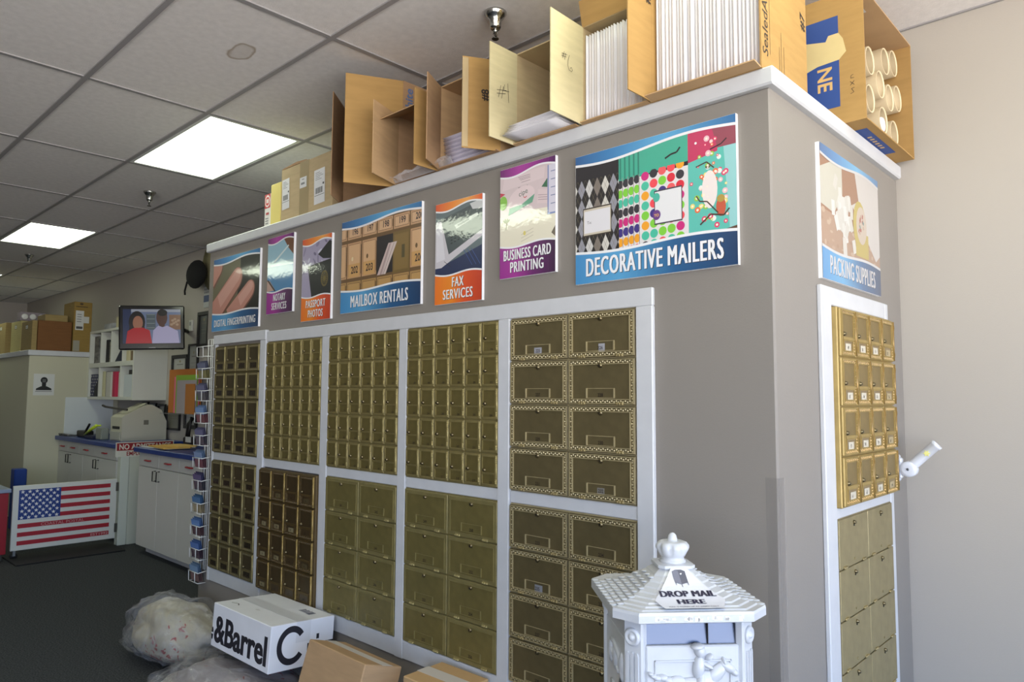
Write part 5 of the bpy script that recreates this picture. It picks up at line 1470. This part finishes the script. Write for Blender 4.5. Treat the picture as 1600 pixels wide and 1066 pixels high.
MB().bbox(-0.42, 0, 0, 0.20, 0, 0.62, card('kraft_olive', (146, 120, 66)), 0.005).build('body', big)
q = Pic(z=0.0006, rough=0.5, coat=0)
q.rect(0.02, 0.27, 0.11, 0.51, (200, 200, 196)); q.rect(0.11, 0.36, 0.17, 0.44, (196, 196, 190)); q.rect(0.03, 0.285, 0.10, 0.315, (70, 70, 70), 1)
for k in range(4): q.rect(0.035, 0.37+0.03*k, 0.085, 0.378+0.03*k, (110, 110, 110), 1)
q.build('shipping_label', big, (0, 0, 0), ROT_B)
q = Pic(z=0.0006, rough=0.5, coat=0); q.rect(0.005, 0.01, 0.075, 0.14, (150, 146, 130)); q.build('small_label', big, (0, 0, 0), ROT_B)
q = Pic(z=0.0006, rough=0.5, coat=0); q.rect(0.02, 0.555, 0.15, 0.565, (70, 52, 30)); q.oval(0.08, 0.595, 0.02, 0.014, (70, 52, 30)); q.build('print', big, (0, 0, 0), ROT_B)
jt = thing('jar_tray', 'clear tray with three round white jar lids on the magazine boxes', 'tray', (-10.66, 2.45, LZ+0.397), (0, 0, PI/2), 'boxes on the closet ledge')
MB().box(-0.135, 0.135, 0, 0.16, 0, 0.006, mat('jar_tray_plum', (92, 74, 80), rough=0.3)).box(-0.135, 0.135, 0.02, 0.16, 0.006, 0.115, mat('jar_tray_clear', (170, 160, 166), rough=0.15, alpha=0.7)).build('tray', jt)
for k in (-1, 0, 1): MB().lathe([(0.036, 0), (0.036, 0.014), (0.032, 0.018), (0.01, 0.017)], mat('white_lid', (226, 228, 222), rough=0.3), 20, Matrix.Translation((k*0.088, 0.019, 0.058)) @ Matrix.Rotation(PI/2, 4, 'X')).build('jar_lid', jt)
# silhouette notice on the closet
nb = on_x(53, 584, PX); nt_ = on_x(84, 618, PX)
ns = thing('paper_notice', 'white paper notice with a black head silhouette on the closet', 'sign', (PX, nb.y, nt_.z))
nw, nh = nt_.y-nb.y, nb.z-nt_.z
MB().box(0, 0.0015, 0, nw, 0, nh, mat('notice_paper', (206, 206, 202), rough=0.6)).build('sheet', ns)
q = Pic(z=0.0018, rough=0.6, coat=0)
q.oval(nw*0.5, nh*0.70, nw*0.17, nh*0.15, (24, 24, 24), 0, n=24); q.rect(nw*0.40, nh*0.40, nw*0.60, nh*0.62, (24, 24, 24), 0)
q.poly([(nw*0.12, nh*0.24), (nw*0.88, nh*0.24), (nw*0.86, nh*0.32), (nw*0.64, nh*0.42), (nw*0.36, nh*0.42), (nw*0.14, nh*0.32)], (24, 24, 24), 0)
for k in range(3): q.rect(nw*0.42, nh*(0.62+0.05*k), nw*0.58, nh*(0.635+0.05*k), (150, 150, 150), 1)
q.rect(nw*0.10, nh*0.17, nw*0.90, nh*0.195, (90, 90, 90), 0)
q.build('print', ns, (0, 0, 0), ROT_B)
tag(MB().bbox(-9.62, -9.46, 2.08, 2.20, 0, 0.66, mat('blue_plastic', (30, 62, 140), rough=0.4), 0.01).build('recycling_bin'), 'tall blue bin in front of the closet corner behind the gate', 'bin')

# ------------------------------------------------------------------ flag gate, post, red counter and mat
M_GATE = mat('white_gate_board', (216, 216, 206), rough=0.45)
M_RED = mat('flag_red_paint', (168, 34, 46), rough=0.45)
M_FBLUE = mat('flag_blue_paint', (30, 58, 128), rough=0.45)
M_STAR = mat('flag_star_paint', (226, 226, 222), rough=0.5)
GXP, GY0, GY1, GZ0, GZ1 = -7.80, 1.715, 2.582, 0.075, 0.655
gt = thing('flag_gate', 'low white swing gate painted as a striped flag with stars', 'gate', (GXP, GY0, GZ0))
gw, gh = GY1-GY0, GZ1-GZ0
MB().bbox(-0.030, 0, 0, gw, 0, gh, M_GATE, 0.003).build('panel', gt)
fx0, fx1, fz0, fz1 = 0.045, gw-0.060, 0.045, gh-0.040
sh = (fz1-fz0)/13
cw_ = 0.335
for k in range(7):
    z0 = fz0+2*k*sh
    y0 = fx0 if k < 3 else fx0+cw_
    MB().box(0, 0.0015, y0, fx1, z0, z0+sh, M_RED).build('stripe', gt)
cz0 = fz0+6.0*sh
MB().box(0, 0.0016, fx0, fx0+cw_, cz0, fz1, M_FBLUE).build('canton', gt)
q = Pic(z=0.0024, rough=0.5, coat=0)
def star(q, x, y, r, m):
    q.poly([((r if k % 2 == 0 else r*0.42)*math.sin(k*PI/5)+x, (r if k % 2 == 0 else r*0.42)*math.cos(k*PI/5)+y) for k in range(10)], m)
for j in range(9):
    for i in range(6 if j % 2 == 0 else 5):
        star(q, fx0+cw_*(i+0.5+(0 if j % 2 == 0 else 0.5))/6.0, cz0+(fz1-cz0)*(j+0.6)/9.2, 0.0185, M_STAR)
q.build('stars', gt, (0, 0, 0), ROT_B)
q = Pic(z=0.0022, rough=0.5, coat=0)
M_PINK = mat('pale_stencil_paint', (206, 150, 146), rough=0.5)
q.text('COASTAL POSTAL', (fx0+fx1)/2-0.02, fz0+4*sh+0.006, sh*0.68, M_PINK, 0, style='plain', width=0.36)
q.text('EST1992', fx1-0.085, fz0+0.007, sh*0.62, M_PINK, 0, style='bold', width=0.155)
q.build('lettering', gt, (0, 0, 0), ROT_B)
M_HNG = mat('steel_strap_hinge', (110, 108, 100), rough=0.4, metal=0.7)
for zz in (0.06, 0.46): MB().bbox(0, 0.008, gw-0.012, gw+0.012, zz, zz+0.085, M_HNG, 0.002).build('hinge', gt)
cs = MB().lathe([(0.028, -0.012), (0.028, 0.012)], mat('caster_rubber', (30, 30, 30), rough=0.6), 14, Matrix.Translation((-0.015, 0.03, -0.046)) @ Matrix.Rotation(PI/2, 4, 'Y')).box(-0.035, 0.004, 0.02, 0.04, -0.045, 0, mat('caster_fork', (176, 178, 180), rough=0.3, metal=0.8))
cs.build('caster', gt)
M_POST = mat('white_post_paint', (206, 210, 196), rough=0.5)
tag(MB().bbox(-7.875, -7.785, 2.600, 2.680, 0, 0.93, M_POST, 0.004).build('gate_post'), 'short white post that carries the flag gate', 'post')
tag(MB().box(-7.95, -7.47, 1.69, 2.57, 0.0, 0.012, mat('black_rubber_mat', (13, 13, 14), rough=0.8, bump=0.3, bscale=120)).build('floor_mat'), 'black rubber floor mat under the flag gate', 'mat')
rc = thing('red_counter', 'bright red counter base with a grey top beside the flag gate', 'counter', (-7.86, 1.0, 0))
MB().bbox(-0.5, 0.09, -0.5, 0.675, 0.06, 0.605, mat('red_laminate', (150, 24, 36), rough=0.4), 0.004).build('body', rc)
MB().bbox(-0.52, 0.11, -0.52, 0.69, 0.605, 0.64, mat('grey_blue_laminate', (138, 150, 172), rough=0.4), 0.004).build('top', rc)
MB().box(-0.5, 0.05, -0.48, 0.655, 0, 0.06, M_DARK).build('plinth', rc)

# ------------------------------------------------------------------ base cabinets with blue tops
M_CAB = mat('white_cabinet_laminate', (206, 204, 196), rough=0.5)
M_BLUET = mat('blue_counter_laminate', (28, 56, 128), rough=0.35)
M_PULL = mat('dark_wire_pull', (40, 38, 38), rough=0.4, metal=0.6)
M_RPULL = mat('red_bar_pull', (170, 48, 48), rough=0.4)
def cabinet(label, x0, x1, yf, doors, drawers, ztop=0.945):
    t = thing('base_cabinet', label, 'cabinet', (x0, yf, 0), group='white base cabinets with blue tops')
    w_ = x1-x0; d = YB-yf
    MB().box(0, w_, 0.020, d, 0.085, ztop, M_CAB).build('body', t)
    MB().box(0.03, w_, 0.085, d, 0, 0.085, M_CAB).build('toe_kick', t)
    nd = len(doors)-1
    zd = 0.815
    for i in range(nd):
        a, b = doors[i], doors[i+1]
        o = MB().bbox(a+0.003, b-0.003, 0, 0.019, 0.075, zd-0.003, M_CAB, 0.002).build('door', t)
        hx = b-0.045 if i % 2 == 0 else a+0.045
        MB().tube([(hx, 0.0, 0.70), (hx, -0.028, 0.70), (hx, -0.028, 0.79), (hx, 0.0, 0.79)], 0.0055, M_PULL, 6).build('handle', o)
    for i in range(len(drawers)-1):
        a, b = drawers[i], drawers[i+1]
        o = MB().bbox(a+0.003, b-0.003, 0, 0.019, zd+0.003, ztop-0.006, M_CAB, 0.002).build('drawer', t)
        c = (a+b)/2
        MB().tube([(c-0.06, 0.0, 0.875), (c-0.05, -0.018, 0.875), (c+0.05, -0.018, 0.875), (c+0.06, 0.0, 0.875)], 0.008, M_RPULL, 6).build('handle', o)
    return t
YFC = 2.62
cabinet('white base cabinet with red drawer pulls beside the wire rack', -7.36, -5.00, YFC, [0.0, 0.46, 0.92, 1.38, 1.84, 2.36], [0.0, 0.48, 0.93, 1.38, 1.84, 2.36])
tag(MB().bbox(-7.39, -4.99, YFC-0.045, YB, 0.945, 0.992, M_BLUET, 0.006).build('countertop'), 'blue countertop with envelopes lying on it beside the wire rack', 'countertop')
cabinet('white base cabinet behind the flag gate', PX+0.004, -7.88, YFC, [0.0, 0.44, 0.92, 1.40, 1.98], [0.0, 0.36, 0.78, 1.30, 1.98])
tag(MB().bbox(PX, -7.88, YFC-0.045, YB, 0.945, 0.992, M_BLUET, 0.006).build('countertop'), 'blue countertop under the printer behind the gate', 'countertop')
tag(MB().bbox(-7.875, -7.785, 2.682, YB, 0, 0.93, mat('end_panel_paint', (196, 198, 180), rough=0.6), 0.003).build('end_panel'), 'pale end panel between the two base cabinets', 'panel')
na = thing('door_sign', 'red and white no admittance sign fixed at the counter end', 'sign', (-7.78, 2.545, 0.868))
MB().box(0, 0.004, 0, 0.56, 0, 0.145, mat('sign_white_plastic', (214, 212, 196), rough=0.4)).build('plate', na)
q = Pic(z=0.0046, rough=0.4)
q.rect(0.010, 0.062, 0.55, 0.137, (150, 34, 40)); q.text('NO ADMITTANCE', 0.030, 0.074, 0.052, (226, 222, 206), 1, align='l', width=0.50); q.text('EMPLOYEES ONLY', 0.10, 0.012, 0.040, (150, 34, 40), 1, align='l', width=0.40)
q.build('print', na, (0, 0, 0), ROT_B)

# ---- things on the counters
CT = 0.992
pr = thing('printer', 'beige desktop laser printer with sloping top on the blue counter', 'printer', (-8.62, 2.76, CT))
M_PRT = mat('printer_beige', (196, 192, 172), rough=0.5)
prof = [(0, 0), (0.46, 0), (0.46, 0.20), (0.40, 0.33), (0.30, 0.385), (0.22, 0.375), (0.02, 0.27), (0, 0.25)]
RX = Matrix(((0, 0, 1, 0), (1, 0, 0, 0), (0, 1, 0, 0), (0, 0, 0, 1)))
MB().prism(prof, 0.0, 0.335, M_PRT, RX).build('body', pr)
MB().bbox(0.06, 0.275, -0.004, 0.004, 0.125, 0.155, mat('printer_slot_dark', (40, 40, 38), rough=0.6), 0.002).build('paper_slot', pr)
MB().bbox(0.02, 0.315, -0.012, 0.0, 0.01, 0.10, mat('printer_tray', (178, 176, 162), rough=0.5), 0.003).build('paper_tray', pr)
MB().box(0.335, 0.3365, 0.22, 0.27, 0.17, 0.22, mat('printer_vent', (120, 116, 100), rough=0.6)).build('vent', pr)
MB().tube([(0.18, 0.10, 0.33), (0.05, 0.02, 0.345), (-0.10, -0.03, 0.36), (-0.16, -0.04, 0.375)], 0.012, M_DARK, 6).build('paper_guide', pr)
MB().add([(0.04, 0.05, 0.292), (0.30, 0.05, 0.292), (0.30, 0.26, 0.402), (0.04, 0.26, 0.402)], [(0, 1, 2, 3)], M_PRT).build('output_tray', pr)
tag(MB().bbox(PX+0.001, PX+0.012, 2.665, 3.20, CT+0.001, 1.45, mat('whiteboard_sheet', (212, 216, 214), rough=0.3), 0.002).build('white_panel'), 'blank white panel standing on the counter against the cream closet', 'panel')
tp = thing('tape_dispenser', 'black tape dispenser on the counter by the white panel', 'dispenser', (-9.40, 2.74, CT))
MB().bbox(-0.14, 0.14, -0.05, 0.05, 0, 0.075, M_PULL, 0.01).build('body', tp); MB().tube([(0.02, 0, 0.07), (0.14, 0, 0.15)], 0.014, M_PULL, 6).build('arm', tp)
hv = thing('spray_bottle', 'black holder with a bright yellow green tool lying across it', 'tool', (-8.96, 2.70, CT))
MB().bbox(-0.20, 0.10, -0.04, 0.06, 0, 0.035, mat('navy_case', (26, 32, 62), rough=0.5), 0.006).build('base', hv)
MB().tube([(-0.26, -0.02, 0.03), (-0.02, -0.03, 0.10), (0.14, -0.02, 0.15)], [0.010, 0.016, 0.018], mat('hi_vis_green', (200, 220, 60), rough=0.4), 8).tube([(0.10, -0.02, 0.145), (0.24, -0.01, 0.155)], 0.010, MATS['hi_vis_green'], 6).build('handle', hv)
MB().bbox(0.12, 0.30, -0.02, 0.06, 0, 0.125, mat('grey_smoke_plastic', (130, 134, 124), rough=0.3), 0.008).build('cup', hv)
pl = thing('pen_tray', 'dark pens and papers lying at the far end of the counter', 'stationery', (-9.79, 2.66, CT))
MB().bbox(-0.13, 0.20, -0.05, 0.05, 0, 0.014, mat('dark_paper_pile', (76, 76, 78), rough=0.7), 0.002).build('papers', pl)
for k in range(4): MB().tube([(-0.14+0.05*k, -0.05, 0.02), (-0.02+0.07*k, -0.02, 0.024)], 0.005, (M_PULL, M_TEE)[k % 2], 5).build('pen', pl)
M_ENV = mat('manila_envelope', (216, 172, 84), rough=0.6)
def envelope(label, x, y, z, w_, d, rz, m):
    tag(MB().prism([(-w_/2, -d/2), (w_/2, -d/2), (w_/2, d/2-0.02), (w_/2-0.02, d/2), (-w_/2+0.02, d/2), (-w_/2, d/2-0.02)], 0, 0.010, m).build('envelope', None, (x, y, z), (0, 0, rz)), label, 'envelope', 'envelopes on the blue counter')
envelope('white envelope at the bottom of the pile on the blue counter', -7.02, 2.76, CT+0.001, 0.50, 0.28, 0.10, mat('white_envelope', (214, 212, 206), rough=0.6))
envelope('large yellow envelope in the middle of the pile on the blue counter', -6.92, 2.73, CT+0.012, 0.48, 0.25, -0.10, M_ENV)
envelope('small yellow envelope on top of the pile on the blue counter', -6.86, 2.79, CT+0.023, 0.36, 0.18, 0.05, mat('manila_envelope_light', (222, 184, 100), rough=0.6))
st1 = thing('stapler', 'black stapler with a white tag against the wall on the counter', 'stapler', (-7.28, 3.12, CT))
MB().bbox(-0.22, 0.16, -0.04, 0.04, 0, 0.07, M_PULL, 0.01).build('body', st1); MB().bbox(-0.15, -0.02, -0.042, -0.040, 0.02, 0.075, M_PAPER, 0.0005).build('tag', st1)
MB().tube([(-0.20, 0.0, 0.06), (-0.22, 0.02, 0.20), (-0.19, 0.04, 0.26)], 0.025, M_PULL, 7).build('lever', st1)
chd = thing('card_holder', 'black card holder with white cards beside the wire rack', 'card holder', (-6.50, 3.08, CT))
MB().bbox(-0.13, 0.13, 0, 0.05, 0, 0.17, M_PULL, 0.006).build('stand', chd); MB().box(-0.10, 0.04, -0.012, -0.002, 0.005, 0.085, M_PAPER).build('cards', chd)

# ------------------------------------------------------------------ pigeonhole shelf on the wall with its contents
SX0, SX1, SF, SZ0, SZM, SZ1 = -9.95, -8.43, 2.90, 1.425, 1.835, 2.262
su = thing('pigeonhole_shelf', 'white wall shelf with pigeonholes above the counter', 'shelf', (SX0, SF, SZ0))
W, D, H1, H2 = SX1-SX0, YB-SF, SZM-SZ0, SZ1-SZ0
M_SH = mat('white_shelf_melamine', (210, 210, 200), rough=0.5)
def shelf_part(nm, *b): MB().bbox(*b, M_SH, 0.002).build(nm, su)
shelf_part('side_panel', 0, 0.03, 0, D, 0, H2); shelf_part('side_panel', W-0.03, W, 0, D, 0, H2)
shelf_part('shelf_board', 0.03, W-0.03, 0, D, 0, 0.035); shelf_part('shelf_board', 0.03, W-0.03, 0, D, H1-0.025, H1+0.03); shelf_part('shelf_board', 0.03, W-0.03, 0, D, H2-0.03, H2)
shelf_part('back_panel', 0.03, W-0.03, D-0.012, D, 0.035, H2-0.03)
for xx in (0.40, 0.76, 1.14): shelf_part('divider', xx, xx+0.022, 0.002, D-0.012, H1+0.03, H2-0.03)
for xx in (0.38, 1.10): shelf_part('divider', xx, xx+0.03, 0.002, D-0.012, 0.035, H1-0.025)
def book(nm, label, x, w_, h, m, z, cat='folder', y=0.03, d=0.24, lean=0.0, group='papers in the pigeonholes'):
    o = MB().bbox(0, w_, 0, d, 0, h, m, 0.003).build(nm, None, (SX0+x, SF+y, z+0.0005+abs(math.sin(lean))*(w_ if lean > 0 else 0.0)), (0, lean, 0))
    return tag(o, label, cat, group)
zL, zU = SZ0+0.035, SZM+0.030
def M_(n, c): return mat(n, c, rough=0.6)
fb_ = thing('file_box', 'navy file box with white stars in the bottom pigeonhole', 'file box', (SX0+0.05, SF+0.02, zL), group='papers in the pigeonholes')
MB().bbox(0, 0.30, 0, 0.25, 0, 0.27, M_('navy_card', (28, 34, 78)), 0.003).build('body', fb_)
q = Pic(z=0.0006, rough=0.6, coat=0)
for j in range(7):
    for i in range(4 if j > 2 else 2): star(q, 0.03+0.062*i+(0.03 if j % 2 else 0), 0.025+0.037*j, 0.016, M_STAR)
q.poly([(0.14, 0.0), (0.30, 0.0), (0.30, 0.21), (0.16, 0.12)], M_('dark_navy_card', (16, 18, 30)), 2)
q.build('print', fb_, (0, 0, 0), ROT_A)
book('folder', 'cream folder leaning in the middle pigeonhole', 0.44, 0.05, 0.30, M_('cream_folder', (196, 190, 150)), zL)
book('folder', 'grey folder in the middle pigeonhole', 0.56, 0.06, 0.30, M_('grey_folder', (128, 126, 130)), zL)
book('paper_pile', 'white paper wad standing in the middle pigeonhole', 0.64, 0.16, 0.29, M_('white_paper_wad', (204, 200, 188)), zL, 'papers', y=0.01)
book('folder', 'black folder behind the red folder in the shelf', 0.82, 0.05, 0.28, M_('black_folder', (40, 38, 36)), zL)
book('folder', 'bright red folder in the bottom row of the shelf', 0.885, 0.085, 0.29, M_('red_folder', (186, 44, 76)), zL, y=0.0)
book('folder', 'white folder beside the red folder in the shelf', 0.985, 0.09, 0.28, M_('white_folder', (206, 204, 196)), zL)
book('envelope_box', 'white envelope box in the last bottom pigeonhole', 1.16, 0.28, 0.25, M_('white_env_box', (200, 206, 208)), zL, 'box')
book('stapler', 'black stapler on the white envelope box', 1.30, 0.12, 0.05, M_PULL, zL+0.252, 'stapler', d=0.08)
book('paper_bundle', 'dark printed bundle in the first top pigeonhole', 0.10, 0.16, 0.33, mat('printed_bundle', (110, 108, 104), rough=0.6, noise=0.7, nscale=22), zU, 'papers')
book('binder', 'black binder in the second top pigeonhole', 0.55, 0.10, 0.27, M_('black_binder', (28, 30, 34)), zU, 'binder', y=0.02)
book('binder', 'speckled binder beside the black binder', 0.67, 0.07, 0.24, mat('speckled_binder', (140, 136, 120), rough=0.6, noise=0.5, nscale=40), zU, 'binder', y=0.02)
tag(MB().prism([(0, 0), (0.28, 0), (0.28, 0.30), (0.24, 0.31), (0.16, 0.12)], 0, 0.22, M_('dark_navy_cloth', (34, 40, 58)), Matrix.Translation((SX0+0.80, SF+0.26, zU+0.001)) @ Matrix.Rotation(PI/2, 4, 'X')).build('cap_hat', None), 'dark navy cap slumped in the third top pigeonhole', 'cap', 'papers in the pigeonholes')
book('small_box', 'small cream box in the last top pigeonhole', 1.20, 0.10, 0.12, M_('cream_small_box', (196, 186, 150)), zU, 'box', d=0.12)
book('small_box', 'small brown box in the last top pigeonhole', 1.34, 0.10, 0.11, M_('brown_small_box', (110, 90, 60)), zU, 'box', d=0.12)
book('card_box', 'black and white card box on top of the pigeonhole shelf', 0.42, 0.30, 0.07, mat('card_box_print', (150, 152, 156), rough=0.4, noise=0.5, nscale=8), SZ1, 'box', d=0.2)
book('card_box', 'cream carton with white lid on top of the pigeonhole shelf', 0.82, 0.18, 0.13, M_('cream_carton', (186, 176, 140)), SZ1, 'box', d=0.15)

# ------------------------------------------------------------------ television on a swing arm
TVC = on_y(238, 512.5, 2.83)
yaw = math.atan2(-TVC.x, TVC.y)          # turn the screen (local -y) towards the room's middle
tv = thing('television', 'black flat screen television on a wall arm showing two people', 'television', (TVC.x, TVC.y, TVC.z), (math.radians(-3), math.radians(-2.6), yaw-0.06))
tw_, th_ = 0.605, 0.455
MB().bbox(-tw_/2, tw_/2, -0.035, 0.025, -th_/2, th_/2, mat('gloss_black_plastic', (18, 18, 20), rough=0.15, coat=0.5), 0.012).bbox(-tw_/2+0.06, tw_/2-0.06, 0.025, 0.075, -th_/2+0.06, th_/2-0.06, mat('matt_black_plastic', (22, 22, 24), rough=0.6), 0.01).build('case', tv)
def smat(n, c, s=0.42):
    return mat('screen_'+n, (4, 4, 5), rough=0.2, emit=c, estr=s)
sw, shh = 0.530, 0.352
q = Pic(clip=(-sw/2, sw/2, -shh/2, shh/2), z=0.0006, dz=0.0001)
q.rect(-sw/2, -shh/2, sw/2, shh/2, smat('bluegrey', (120, 134, 168))); q.rect(-sw/2, -shh/2, -sw*0.36, shh/2, smat('navy', (40, 54, 92)), 1); q.rect(-sw*0.36, shh*0.42, sw/2, shh/2, smat('pale', (176, 182, 196)), 1)
q.rect(-sw*0.10, -shh*0.1, sw*0.06, shh*0.36, smat('window', (90, 104, 110)), 1)
for k in range(4): q.rect(-sw*0.09, -shh*0.05+k*0.045, sw*0.05, -shh*0.045+k*0.045+0.004, smat('windowbar', (150, 160, 160)), 2)
q.rect(sw*0.30, -shh*0.1, sw/2, shh*0.34, smat('tan', (150, 112, 84)), 1)
for k in range(7): q.oval(sw*(0.34+0.02*k), shh*(0.05+0.04*((k*3) % 5)), 0.014, 0.012, smat('tanlight', (190, 160, 130)), 2)
hair, skin, skin2 = smat('hair', (22, 16, 16)), smat('skin', (176, 120, 92)), smat('skin2', (92, 58, 46))
q.oval(-sw*0.26, shh*0.12, 0.075, 0.115, hair, 2); q.poly([(-sw*0.40, -shh*0.12), (-sw*0.12, -shh*0.10), (-sw*0.16, shh*0.2), (-sw*0.36, shh*0.2)], hair, 2); q.oval(-sw*0.245, shh*0.10, 0.046, 0.072, skin, 3)
q.rect(-sw*0.28, -shh*0.12, -sw*0.20, shh*0.0, skin, 3); q.poly([(-sw*0.45, -shh*0.5), (0.0, -shh*0.5), (-sw*0.04, -shh*0.12), (-sw*0.16, -shh*0.04), (-sw*0.32, -shh*0.05), (-sw*0.42, -shh*0.14)], smat('redtop', (196, 24, 34)), 4)
q.oval(sw*0.17, shh*0.26, 0.052, 0.088, skin2, 3); q.rect(sw*0.12, -shh*0.02, sw*0.22, shh*0.12, skin2, 3); q.oval(sw*0.18, shh*0.40, 0.046, 0.035, hair, 4)
q.poly([(sw*0.0, -shh*0.5), (sw*0.48, -shh*0.5), (sw*0.45, -shh*0.14), (sw*0.26, shh*0.02), (sw*0.18, -shh*0.03), (sw*0.11, shh*0.02), (sw*0.02, -shh*0.12)], smat('whiteshirt', (196, 190, 226)), 4)
q.build('screen', tv, (0, -0.0352, 0.012), ROT_A)
MB().box(-0.03, 0.03, -0.0365, -0.035, -th_/2+0.015, -th_/2+0.022, M_TEE).build('badge', tv)
tvi = (Matrix.Translation(tv.location) @ tv.rotation_euler.to_matrix().to_4x4()).inverted()
wp = tvi @ Vector((TVC.x-0.16, YB-0.002, TVC.z))
bk = MB().tube([(0.0, 0.06, 0.0), (wp.x*0.5+0.12, wp.y*0.5, wp.z*0.5), tuple(wp)], 0.022, M_PULL, 8)
bk.build('wall_arm', tv)

# ------------------------------------------------------------------ frames and papers on the back wall
M_FRAME = mat('black_frame_wood', (24, 23, 22), rough=0.4)
def frame(label, x0, x1, z0, z1, pic=(176, 176, 168), bw=0.04):
    t = thing('picture_frame', label, 'picture frame', (x0, YB, z0), group='black frames on the back wall')
    w_, h_ = x1-x0, z1-z0
    mb = MB()
    for b in ((0, w_, 0, bw), (0, w_, h_-bw, h_), (0, bw, bw, h_-bw), (w_-bw, w_, bw, h_-bw)): mb.bbox(b[0], b[1], -0.025, 0, b[2], b[3], M_FRAME, 0.004)
    mb.build('frame', t)
    q = Pic(z=0.008, rough=0.3)
    q.rect(bw, bw, w_-bw, h_-bw, pic); q.rect(w_*0.3, h_*0.66, w_*0.7, h_*0.69, (110, 106, 96), 1); q.rect(w_*0.25, h_*0.5, w_*0.75, h_*0.515, (130, 126, 116), 1); q.rect(w_*0.3, h_*0.40, w_*0.7, h_*0.412, (130, 126, 116), 1); q.oval(w_*0.5, h_*0.78, w_*0.06, h_*0.04, (140, 128, 90), 1)
    q.build('certificate', t, (0, 0, 0), ROT_A)
frame('black framed certificate hanging over the orange envelopes', -8.27, -7.86, 1.60, 1.925)
frame('tall narrow black frame beside the calendar', -7.63, -7.36, 1.98, 2.36, (92, 96, 92))
frame('pale framed print next to the wire rack', -7.84, -7.60, 1.62, 2.03, (150, 150, 142), 0.02)
frame('black framed certificate under the orange envelopes', -7.885, -7.57, 1.13, 1.42)
for k, (a, b) in enumerate(((-9.08, -8.90), (-8.86, -8.66), (-8.62, -8.40), (-8.36, -8.00))):
    frame(('first', 'second', 'third', 'last and widest')[k]+' small frame behind the printer under the shelf', a, b, 1.10, 1.40-0.01*k, (112, 110, 98), 0.022)
ca = thing('wall_calendar', 'small calendar sheet on the back wall below the black hat', 'calendar', (-7.53, YB, 2.40))
MB().box(0, 0.20, -0.006, 0, 0, 0.32, M_('calendar_paper', (176, 178, 176))).build('sheet', ca)
q = Pic(z=0.0066, rough=0.5, coat=0); q.rect(0, 0.06, 0.20, 0.13, (60, 74, 110))
for j in range(4):
    for i in range(5): q.rect(0.012+0.037*i, 0.15+0.034*j, 0.034+0.037*i, 0.170+0.034*j, (104, 104, 106), 0)
q.build('print', ca, (0, 0, 0), ROT_A)
hat = thing('hat', 'black brimmed hat hanging on the back wall at the end of the block', 'hat', (-7.48, YB-0.115, 2.74))
M_HAT = mat('black_felt', (18, 18, 18), rough=0.9)
MB().ell((0, 0, 0), (0.20, 0.066, 0.15), M_HAT, 18, 10).build('crown', hat)
MB().tube([(-0.17, -0.02, -0.06), (-0.20, -0.03, -0.16), (-0.19, -0.03, -0.20)], 0.010, M_HAT, 6).build('chin_strap', hat)
hp = thing('straw_hat', 'pale round straw hat behind the black hat', 'hat', (-7.28, YB-0.026, 2.83))
MB().lathe([(0.26, -0.012), (0.27, 0.0), (0.14, 0.006), (0.12, 0.02), (0.02, 0.022)], mat('straw_weave', (168, 160, 120), rough=0.8), 28, Matrix.Rotation(PI/2, 4, 'X')).build('brim', hp)
tm = thing('thermostat', 'small white thermostat on the wall behind the television', 'thermostat', (-7.80, YB, 2.17))
MB().bbox(-0.035, 0.035, -0.025, 0, 0, 0.12, M_('white_plastic', (206, 206, 198)), 0.005).build('case', tm); MB().box(-0.02, 0.02, -0.0256, -0.025, 0.06, 0.1, M_TEE).build('display', tm)

# rack of coloured envelopes hanging in front of the wall
ER = thing('envelope_display', 'clear wall rack holding the coloured envelopes by the postcard rack', 'rack', (-8.15, 3.10, 1.285))
MB().box(0, 0.82, 0.10, 0.105, 0, 0.42, mat('clear_acrylic', (200, 204, 200), rough=0.1, alpha=0.25)).box(0, 0.82, -0.01, 0.10, 0, 0.006, MATS['clear_acrylic']).build('holder', ER)
MB().bbox(0.30, 0.36, 0.105, 0.16, 0.25, 0.33, M_TEE, 0.004).build('wall_bracket', ER)
for nm, x0, x1, z1, yy, c, lb in (('orange', 0.0, 0.80, 0.475, 0.078, (190, 112, 40), 'largest orange envelope at the back of the clear rack'), ('pink', 0.19, 0.80, 0.395, 0.058, (232, 110, 140), 'bright pink envelope in the clear rack'), ('green', 0.275, 0.81, 0.41, 0.040, (142, 182, 60), 'lime green envelope in the clear rack'), ('lilac', 0.345, 0.82, 0.355, 0.024, (172, 162, 164), 'greyish lilac envelope in the clear rack'), ('tan', 0.60, 0.82, 0.315, 0.008, (186, 118, 52), 'tan envelope at the front of the clear rack')):
    tag(MB().bbox(x0, x1, yy, yy+0.008, 0.008, z1, M_('envelope_'+nm, c), 0.001).build('envelope', None, (-8.15, 3.10, 1.285)), lb, 'envelope', 'coloured envelopes in the clear rack')
